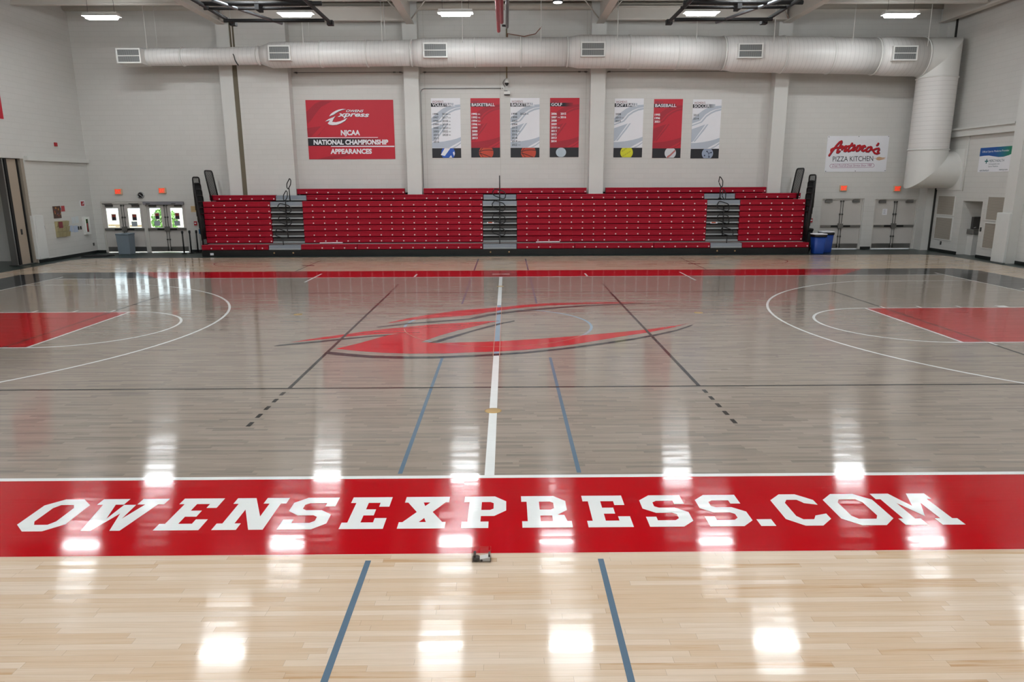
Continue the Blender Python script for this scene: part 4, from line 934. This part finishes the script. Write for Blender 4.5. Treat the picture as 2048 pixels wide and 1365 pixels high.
# printed sheets on the glazed doors
yp = YD-.006
for n_, (u, w1) in enumerate(((227.8, 9), (269, 9), (314.5, 10), (354.6, 10))):
    q = at_y(u, 435 if n_ < 2 else 432.5, yp); t = thing('door_poster', ('small dark red poster on the glass of the leftmost door leaf', 'small dark red poster on the second glazed door leaf from the left', 'small dark red poster on the third glazed door leaf from the left', 'small dark red poster on the rightmost glazed door leaf')[n_], 'poster', (q.x, yp, q.z), 'posters on the glazed doors')
    MB().box(q.x-.1, q.x+.1, yp, yp+.0045, q.z-.14, q.z+.14).build('sheet', SIGNWHITE, t)
    b = MB(); b.box(q.x-.08, q.x+.08, yp-.001, yp, q.z-.12, q.z+.01); b.cur = 1; b.box(q.x-.08, q.x+.08, yp-.001, yp, q.z+.01, q.z+.12); b.build('picture', [mat('dark picture', '2a2430', .6), mat('rust picture', '8f3a2a', .6)], t)
    if n_: 
        q = at_y(u, 448 if n_ == 1 else 446.5, yp); o = MB().box(q.x-.12, q.x+.12, yp, yp+.0045, q.z-.11, q.z+.10).build('paper_sheet', mat('grey paper', 'aab4bc', .7))
        tag(o, ('', 'pale paper sheet on the second glazed door leaf', 'pale paper sheet on the third glazed door leaf', 'pale paper sheet on the rightmost glazed door leaf')[n_], 'paper', 'papers on the glazed doors')
q = at_y(1769.5, 424, YD-.006); o = MB().box(q.x-.1, q.x+.1, YD-.006, YD-.0005, q.z-.13, q.z+.13).build('paper_sheet', SIGNWHITE); tag(o, 'white printed sheet on the solid door nearest the right corner', 'paper')
OFF[o.name] = o.location; b = MB()
for k in range(5): b.box(q.x-.06, q.x+.05-.02*(k % 2), YD-.0075, YD-.006, q.z+.08-k*.04, q.z+.088-k*.04)
b.build('print', mat('print black', '2a2d33', .5), o)
# camera dome, junction box, speaker box, conduits, wall cables
p = at_y(1013.5, 165, 16.05)
t = thing('security_camera', 'round security camera dome between the basketball banners', 'security camera', (p.x, 16.05, p.z))
b = MB(); b.lathe((p.x, 16.05, p.z-.02), ((.10, 0), (.10, .05), (.09, .12), (.05, .17), (.0, .18)), 20); b.build('housing', WHITE, t)
b = MB(); b.lathe((p.x, 16.05, p.z-.02), ((.085, 0), (.07, -.06), (.035, -.1), (0, -.11)), 20); b.build('dome', BLACK, t)
b = MB(); b.tube([(p.x, 16.05, p.z+.14), (p.x, YB, p.z+.14)], .03, 8); b.tube([(p.x-.09, 16.1, p.z+.12), (p.x-.16, 16.2, p.z), (p.x-.08, 16.27, p.z-.14)], .01, 6); b.build('bracket', DSTEEL, t)
q = at_y(1005.3, 177, YB); o = MB().box(q.x-.055, q.x+.055, YB-.06, YB, q.z-.06, q.z+.06).build('outlet_box', WHITE); tag(o, 'small pale outlet box left of the security camera', 'outlet box')
b = MB(); OFF[o.name] = o.location; b.box(q.x-.015, q.x+.015, YB-.066, YB-.06, q.z-.035, q.z+.02); b.build('socket', BLACK, o)
s_ = at_y(1014, 185.7, 16.15); t = thing('wall_speaker', 'small white box unit under the security camera', 'speaker', (s_.x, 16.2, s_.z-.07))
MB().box(s_.x-.13, s_.x+.13, 16.1, YB, s_.z-.06, s_.z+.06).build('case', WHITE, t, .01); b = MB(); b.box(s_.x-.12, s_.x+.02, 16.12, 16.25, s_.z+.06, s_.z+.085); b.box(s_.x-.12, s_.x+.12, 16.12, YB, s_.z-.08, s_.z-.06); b.build('bracket', BLACK, t)
GALV = mat('galvanised conduit', '8b8d8d', .4, .6)
b = MB(); zc_ = q.z; xl = at_y(843, 250, YB).x
b.tube([(q.x-.06, YB-.03, zc_), (xl+.16, YB-.03, zc_), (xl+.05, YB-.03, zc_-.05), (xl, YB-.03, zc_-.16), (xl, YB-.03, 2.7)], .016, 8)
tag(b.build('conduit', GALV), 'thin grey conduit running left from the camera and down beside the pilaster', 'conduit')
b = MB(); b.tube([(p.x, YB-.03, p.z+.17), (p.x, YB-.03, 9.0)], .028, 8); tag(b.build('conduit', mat('tan conduit', '8f8268', .6)), 'tan conduit dropping down the wall to the security camera', 'conduit')
b = MB(); z_ = 8.80; a_ = at_y(1015, 68, 16.0).x; c_ = at_y(1081, 68, 16.0).x
b.tube([(a_, 16.2, z_-.4), (a_, 16.2, z_), (a_+.25, 16.15, z_-.05), ((a_+c_)/2, 16.1, z_-.13), (c_-.2, 16, z_-.05), (c_, 15.2, z_+.05)], .016, 6); tag(b.build('cable', mat('rust cable', '8a5a48', .6)), 'thin rust coloured cable sagging above the air duct', 'cable')
for n_, (x0, x1) in enumerate(((-8.45, -4.0), (-3.2, 3.55), (4.32, 11.05))):
    b = MB(); b.tube([(x0, 16.0, 7.3), (x1, 16.0, 7.3)], .012, 6)
    for x in (x0+.1, x1-.1, x1-.35): b.tube([(x-.05, 16.0, 7.3), (x+.05, 16.0, 7.3)], .028, 6)
    for x in (x0+.06, x1-.06): b.tube([(x, 16.0, 7.3), (x, YB, 7.3)], .012, 6)
    tag(b.build('wall_cable', DSTEEL), 'taut steel cable under the duct above ' + ('the red championship sign', 'the four middle banners', 'the three right banners')[n_], 'cable')

# ---- left wall fittings
def lb(u0, v0, u1, v1, th, x=XL):
    a, c = at_x(u0, v0, x), at_x(u1, v1, x); return MB().box(x, x+th, min(a.y, c.y), max(a.y, c.y), min(a.z, c.z), max(a.z, c.z))
tag(lb(107.5, 285, 113, 293, .05).build('strobe_box', FIRE), 'small red alarm strobe high on the left wall', 'fire alarm')
a = at_x(104.5, 413, XL); c = at_x(125, 436, XL)
o = lb(104.5, 413, 123, 436.3, .012).build('wall_poster', mat('poster brown', '4a2c22', .6, vary=.5)); OFF[o.name] = o.location
tag(o, 'dark brown photo poster on the left wall above the mail rack', 'poster')
b = MB(); random.seed(5)
for k in range(16):
    y = 13.66+random.random()*.42; z = 1.66+random.random()*.32; b.cur = k % 3; s = .03+random.random()*.04; b.box(XL+.012, XL+.014, y, y+s, z, z+s*1.2)
b.build('picture', [mat('poster gold', 'b0783c', .6), mat('poster slate', '5a5468', .6), mat('poster rust', 'a0452c', .6)], o)
o = MB().box(XL, XL+.012, 14.16, 14.36, 1.84, 2.06).build('pennant', FIRE); tag(o, 'small red flyer beside the brown poster', 'flyer')
y0, y1, z0, z1 = 13.6, 14.36, .86, 1.48
t = thing('mail_rack', 'tan wall rack with nine pockets on the left wall', 'wall rack', (XL, (y0+y1)/2, z0)); TANR = mat('tan metal', 'a89e78', .5)
MB().box(XL, XL+.05, y0, y1, z0, z1).build('back_panel', TANR, t)
for r in range(3):
    for k in range(3):
        ya_ = y0+k*(y1-y0)/3+.008; zb_ = z0+r*(z1-z0)/3+.006; dy = (y1-y0)/3-.016; b = MB()
        b.loft([[(XL+.05, ya_, zb_), (XL+.09, ya_, zb_), (XL+.09, ya_+dy, zb_), (XL+.05, ya_+dy, zb_)], [(XL+.05, ya_, zb_+.19), (XL+.13, ya_, zb_+.19), (XL+.13, ya_+dy, zb_+.19), (XL+.05, ya_+dy, zb_+.19)]]); b.build('pocket', TANR, t)
tag(MB().box(XL+.135, XL+.142, 13.64, 13.88, 1.22, 1.46).build('flyer', mat('maroon flyer', '7d2630', .6)), 'maroon flyer in the top left pocket of the tan rack', 'flyer')
for n_, (yy, zz, m, lab) in enumerate(((14.42, 1.0, 'b3bfd2', 'pale blue sheet just right of the tan rack'), (14.76, .98, 'b3bfd2', 'pale blue sheet beside the two dark wall plates'), (14.72, 1.33, 'ccd2d4', 'white sheet on the left wall, left of a pair'), (14.98, 1.35, 'ccd2d4', 'white sheet on the left wall nearer the extinguisher cabinet'))):
    o = MB().box(XL, XL+.006, yy, yy+(.3 if n_ < 2 else .22), zz, zz+.26).build('paper_sheet', mat('paper '+m, m, .7)); tag(o, lab, 'paper', 'sheets pinned to the left wall')
for yy, lab in ((15.06, 'left of the two dark wall plates below the white sheets'), (15.22, 'right of the two dark wall plates below the white sheets')):
    tag(MB().box(XL, XL+.02, yy, yy+.08, 1.06, 1.2).build('wall_plate', BLACKM), lab, 'wall plate', 'dark wall plates')
tag(MB().box(XL, XL+.03, 12.86, 12.95, 1.22, 1.36).build('light_switch', DSTEEL), 'dark switch on the left wall right beside the white pad', 'switch')
tag(MB().box(XL, XL+.02, 15.98, 16.06, .33, .45).build('wall_outlet', DSTEEL), 'dark outlet low on the left wall by the corner', 'outlet')
t = thing('extinguisher_cabinet', 'white fire extinguisher cabinet with glass slot on the left wall', 'fire extinguisher cabinet', (XL, 15.6, .84))
b = MB(); b.box(XL, XL+.1, 15.43, 15.53, .84, 1.57); b.box(XL, XL+.1, 15.7, 15.8, .84, 1.57); b.box(XL, XL+.1, 15.53, 15.7, .84, .94); b.box(XL, XL+.1, 15.53, 15.7, 1.47, 1.57); b.build('case', WHITE, t)
MB().box(XL, XL+.02, 15.53, 15.7, .94, 1.47).build('back_panel', mat('cabinet inside', '77706e', .6), t); MB().cyl((XL+.05, 15.62, .95), (XL+.05, 15.62, 1.3), .045, 12).build('extinguisher', FIRE, t); MB().box(XL+.08, XL+.085, 15.53, 15.7, .94, 1.47).build('glass', GLASS, t)
t = thing('fire_sign', 'red and white extinguisher sign above the cabinet on the left wall', 'sign', (XL, 15.6, 2.0))
MB().box(XL, XL+.01, 15.45, 15.78, 1.99, 2.24).build('panel', SIGNWHITE, t); b = MB(); b.box(XL+.01, XL+.012, 15.49, 15.72, 2.02, 2.2); b.cur = 1; b.box(XL+.012, XL+.013, 15.56, 15.66, 2.08, 2.1); b.box(XL+.012, XL+.013, 15.64, 15.68, 2.1, 2.16); b.build('print', [FIRE, SIGNWHITE], t)
# wall pads
PAD = mat('white vinyl pad', 'd6d8d6', .45)
t = thing('wall_pad', 'tall white corner pad at the edge of the left wall opening', 'wall pad', (XL, 12.5, .12))
b = MB(); b.box(XL, XL+.09, 12.36, 12.86, .14, 1.76); b.build('pad', PAD, t, .02)
b = MB(); b.box(XL-.29, XL+.09, 12.25, 12.355, .14, 1.76); b.build('pad', PAD, t, .02)
MB().box(XL+.0, XL+.07, 12.37, 12.85, .115, .15).build('bottom_strip', mat('pad strip', '9a9c9a', .5), t)
t = thing('wall_pad', 'tall white pad on the column at the right edge of the photo', 'wall pad', (XR-.4, 10.8, .02))
MB().box(XR-.47, XR-.355, 10.5, 11.1, .03, 1.78).build('pad', PAD, t, .02); MB().box(XR-.47, XR-.02, 11.06, 11.16, .03, 1.78).build('pad', PAD, t, .02); MB().box(XR-.44, XR-.36, 10.55, 11.05, .0, .035).build('bottom_strip', mat('pad strip', '9a9c9a', .5), t)
# folding partition stacked in the opening
TANP = mat('tan partition', 'a89a8a', .6)
t = thing('folding_partition', 'tan folding partition leaf with black seals standing in the left wall opening', 'partition', (XL-.2, 11.9, 0))
MB().box(XL-.26, XL-.12, 11.52, 12.08, .03, 3.8).build('leaf', TANP, t); MB().box(XL-.28, XL-.06, 11.40, 11.52, .02, 3.8).build('seal', BLACKM, t); MB().box(XL-.24, XL-.08, 12.08, 12.13, .02, 3.8).build('seal', BLACKM, t)
MB().box(XL-.12, XL-.11, 11.78, 11.87, 1.1, 1.3).build('latch', BLACK, t); MB().box(XL-.3, XL-.08, 11.3, 11.36, .02, 3.8).build('edge_strip', STEEL, t); MB().box(XL-.4, XL-.02, 11.3, 12.3, 0, .03).build('floor_track', DSTEEL, t)
trim(MB().box(XL-.3, XL-.02, 12.2, 12.35, 0, 3.82), mat('jamb paint', '9b9184', .6))
t = thing('storage_door', 'grey panel door inside the dark opening at the far left', 'door', (XL-2.8, 10.5, 0))
b = MB(); b.box(XL-2.79, XL-2.74, 8.6, 12.4, .02, 3.0); b.build('door_panel', mat('grey door', '8f8b86', .6), t); b = MB(); b.box(XL-2.74, XL-2.735, 10.48, 10.52, .02, 3.0); b.build('joint', BLACKM, t)
# right wall louvres, fountain
LOUV = None
def louvremat():
    t = NT('louvre blades'); p = t.xyz(); f = t.math('FRACT', t.math('DIVIDE', p[2], .045))
    return t.set(Base_Color=t.mix(t.math('LESS_THAN', f, .25), lin('a59e93'), lin('7c766d')), Roughness=.6)
LOUV = louvremat()
for y0, y1, z0, z1, lab in ((14.36, 15.53, 1.50, 2.32, 'upper louvred vent panel left of the fountain niche'), (14.34, 15.5, .50, 1.44, 'lower louvred vent panel left of the fountain niche'),
                            (11.24, 12.42, 1.43, 2.34, 'upper louvred vent panel right of the fountain niche'), (11.2, 12.4, .38, 1.37, 'lower louvred vent panel right of the fountain niche, behind the white pad')):
    t = thing('wall_vent', lab, 'vent', (XR, (y0+y1)/2, z0), 'louvred vents on the right wall')
    b = MB(); b.box(XR-.03, XR, y0, y1, z0, z0+.04); b.box(XR-.03, XR, y0, y1, z1-.04, z1); b.box(XR-.03, XR, y0, y0+.04, z0+.04, z1-.04); b.box(XR-.03, XR, y1-.04, y1, z0+.04, z1-.04); b.build('vent_frame', PAINT, t)
    MB().box(XR-.02, XR, y0+.04, y1-.04, z0+.04, z1-.04).build('louvre', LOUV, t)
t = thing('drinking_fountain', 'grey drinking fountain inside the niche of the right wall', 'drinking fountain', (XR+.5, 13.6, 0))
b = MB(); b.box(XR+.28, XR+.76, 13.42, 13.86, .82, 1.02); b.build('basin', STEEL, t, .02); MB().box(XR+.34, XR+.74, 13.5, 13.86, .0, .82).build('pedestal', PAINT, t); MB().box(XR+.42, XR+.74, 13.72, 13.86, 1.02, 1.5).build('bottle_filler', DSTEEL, t, .01)
b = MB(); b.tube([(XR+.4, 13.6, 1.02), (XR+.4, 13.6, 1.08), (XR+.45, 13.55, 1.1)], .012, 6); b.build('spout', CHROME, t)
tag(MB().box(XR-.02, XR, 14.92, 15.0, .3, .44).build('wall_outlet', DSTEEL), 'small dark outlet under the left louvred vent', 'outlet')
tag(MB().box(XR-.02, XR, 12.56, 12.64, 1.0, 1.16).build('light_switch', DSTEEL), 'small dark switch just right of the fountain niche', 'switch')
b = MB(); b.tube([(XR-.025, 13.98, 2.5), (XR-.025, 13.98, 4.6)], .018, 6); tag(b.build('conduit', PAINT), 'thin pale conduit dropping from the ledge beside the duct on the right wall', 'conduit')

# ================================================================== THINGS ON THE FLOOR
p = at_z(246, 507.5, 0); t = thing('trash_bin', 'square grey blue trash bin in front of the glazed doors', 'trash bin', (p.x, 15.5, 0)); GB_ = mat('grey blue plastic', '78848e', .45)
x0 = at_y(234, 490, 15.5).x; x1 = at_y(259.5, 490, 15.5).x; b = MB(); m_ = .025
b.loft([[(x0+m_, 15.5, 0), (x1-m_, 15.5, 0), (x1-m_, 15.95, 0), (x0+m_, 15.95, 0)], [(x0, 15.48, .80), (x1, 15.48, .80), (x1, 15.98, .80), (x0, 15.98, .80)]]); b.build('body', GB_, t, .01)
MB().box(x0-.012, x1+.012, 15.465, 15.995, .80, .87).build('lid', mat('grey blue lid', '6d7984', .45), t, .012)
BLUE = mat('blue recycling plastic', '123c8c', .4)
def rbin(x, y, h, r, lab, col, lid):
    t = thing('recycling_bin', lab, 'bin', (x, y, 0), 'bins beside the bleachers')
    def sqr(r, z): return [(x+r*math.copysign(abs(math.cos(a))**.35, math.cos(a)), y+r*math.copysign(abs(math.sin(a))**.35, math.sin(a)), z) for a in [2*math.pi*(k+.5)/24 for k in range(24)]]
    b = MB(); b.smooth = True; b.loft([sqr(r*.78, 0), sqr(r*.8, .02), sqr(r*.98, h-.06)]); b.build('body', col, t)
    b = MB(); b.smooth = True; b.loft([sqr(r*1.02, h-.10), sqr(r*1.06, h-.06), sqr(r*1.06, h-.02), sqr(r*1.0, h)]); b.build('rim', BLACK if lid else col, t)
    if lid:
        b = MB(); b.smooth = True; b.loft([sqr(r*1.0, h-.005), sqr(r*1.1, h+.015), sqr(r*1.05, h+.035), sqr(r*.7, h+.05)]); b.build('bin_liner', SIGNWHITE, t)
rbin(12.95, 14.5, .78, .26, 'blue recycling bin with a white liner, nearer the bleachers', BLUE, True)
rbin(13.5, 15.05, .83, .26, 'blue recycling bin with a white liner, nearer the solid doors', BLUE, True)
rbin(12.88, 15.7, .95, .27, 'dark bin behind the two blue recycling bins', BLACKM, False)
for n_, (u, yy) in enumerate(((368, 15.65), (382.5, 15.8), (396, 16.0))):
    x = at_y(u, 500, yy).x; t = thing('barrier_post', 'black barrier post on a round base, %s from the glazed doors' % ('nearest', 'second', 'farthest')[n_], 'barrier post', (x, yy, 0), 'barrier posts')
    MB().lathe((x, yy, 0), ((.115, 0), (.115, .012), (.06, .03), (.0, .035)), 24).build('base', BLACK, t); MB().cyl((x, yy, .02), (x, yy, .86), .03, 14).build('post', BLACK, t); MB().lathe((x, yy, .84), ((.03, 0), (.045, .03), (.045, .11), (.03, .13)), 16).build('cap', BLACK, t)
x = at_y(404, 480, 16.2).x; t = thing('dust_mop', 'thin pole with blue top leaning behind the barrier posts', 'mop', (x, 16.2, 0)); MB().tube([(x, 16.15, 0), (x, 16.22, .8)], .012, 6).build('handle', STEEL, t); MB().box(x-.08, x+.05, 16.15, 16.25, .8, 1.0).build('mop_head', mat('blue cloth', '2a5a86', .8), t)
a = at_z(192, 513, 0); c = at_z(226, 513.5, 0)
o = MB(); o.loft([[(-17.1, 14.35, 0), (-16.2, 14.55, 0), (-16.05, 14.95, 0), (-17.0, 15.1, 0)], [(-17.1, 14.37, .05), (-16.22, 14.57, .05), (-16.08, 14.93, .05), (-17.0, 15.07, .05)]]); tag(o.build('floor_mat', BLACKM), 'black mat lying on the dark floor in the left corner', 'mat')
BRASS = mat('brass', 'b99a62', .35, .7)
for x, y, r, lab in ((0, -5.57, .11, 'round brass floor plate on the centre line nearest the camera'), (-4.55, 1.38, .1, 'round brass floor plate left of the centre emblem'), (4.53, 1.33, .1, 'round brass floor plate right of the centre emblem'), (0, 5.62, .1, 'round brass floor plate on the centre line nearest the bleachers')):
    o = MB().lathe((x, y, 0), ((r, 0), (r, .0028), (r*.8, .0034), (0, .0034)), 28).build('floor_plate', BRASS); tag(o, lab, 'floor plate', 'brass floor plates')
for (ua, va), (ub, vb), lab in (((640, 490), (685, 487), 'white tube lying on the front bleacher row left of the middle aisle'), ((1072, 484.5), (1120, 486.5), 'white tube lying on the front bleacher row right of the middle aisle')):
    pA = at_y(ua, va, 14.62); pB = at_y(ub, vb, 14.7); tag(MB().tube([(pA.x, 14.60, .512), (pB.x, 14.74, .512)], .024, 10).build('foam_tube', SIGNWHITE), lab, 'tube', 'white tubes on the bleachers')
# small clear case near the camera
t = thing('clear_case', 'small clear plastic case lying on the floor at the edge of the red border', 'plastic case', (-.02, -9.28, 0))
def clear():
    m = NT('clear plastic'); tr = m.n('ShaderNodeBsdfTransparent'); gl = m.n('ShaderNodeBsdfGlossy'); gl.inputs['Roughness'].default_value = .05; fr = m.n('ShaderNodeFresnel'); fr.inputs[0].default_value = 1.5; mx = m.n('ShaderNodeMixShader')
    m.t.links.new(fr.outputs[0], mx.inputs[0]); m.t.links.new(tr.outputs[0], mx.inputs[1]); m.t.links.new(gl.outputs[0], mx.inputs[2]); m.t.links.new(mx.outputs[0], m.out.inputs[0]); return m.m
CL = clear(); b = MB()
x0, x1, y0, y1, h = -.098, .052, -9.30, -9.20, .085
b.box(x0, x1, y0, y0+.003, .0, h); b.box(x0, x1, y1-.003, y1, 0, h); b.box(x0, x0+.003, y0+.003, y1-.003, 0, h); b.box(x1-.003, x1, y0+.003, y1-.003, 0, h); b.box(x0+.003, x1-.003, y0+.003, y1-.003, 0, .003); b.build('shell', CL, t)
b = MB(); b.cyl((x0+.035, -9.27, .003), (x0+.035, -9.27, .035), .026, 16); b.box(x0+.01, x0+.03, -9.29, -9.22, .003, .055); b.build('black_insert', BLACKM, t)
b = MB(); b.loft([[(x0+.065, -9.29, .003), (x1-.008, -9.29, .003), (x1-.008, -9.22, .003), (x0+.065, -9.22, .003)], [(x0+.06, -9.285, .02), (x1-.006, -9.285, .035), (x1-.006, -9.225, .035), (x0+.06, -9.225, .02)]]); b.build('white_insert', WHITE, t, .002)
MB().cyl((x0+.075, -9.293, .012), (x0+.075, -9.289, .012), .009, 14).build('lens', BLACK, t)
MB().box(x1-.022, x1-.008, -9.28, -9.23, .035, .055).build('black_insert', BLACK, t)
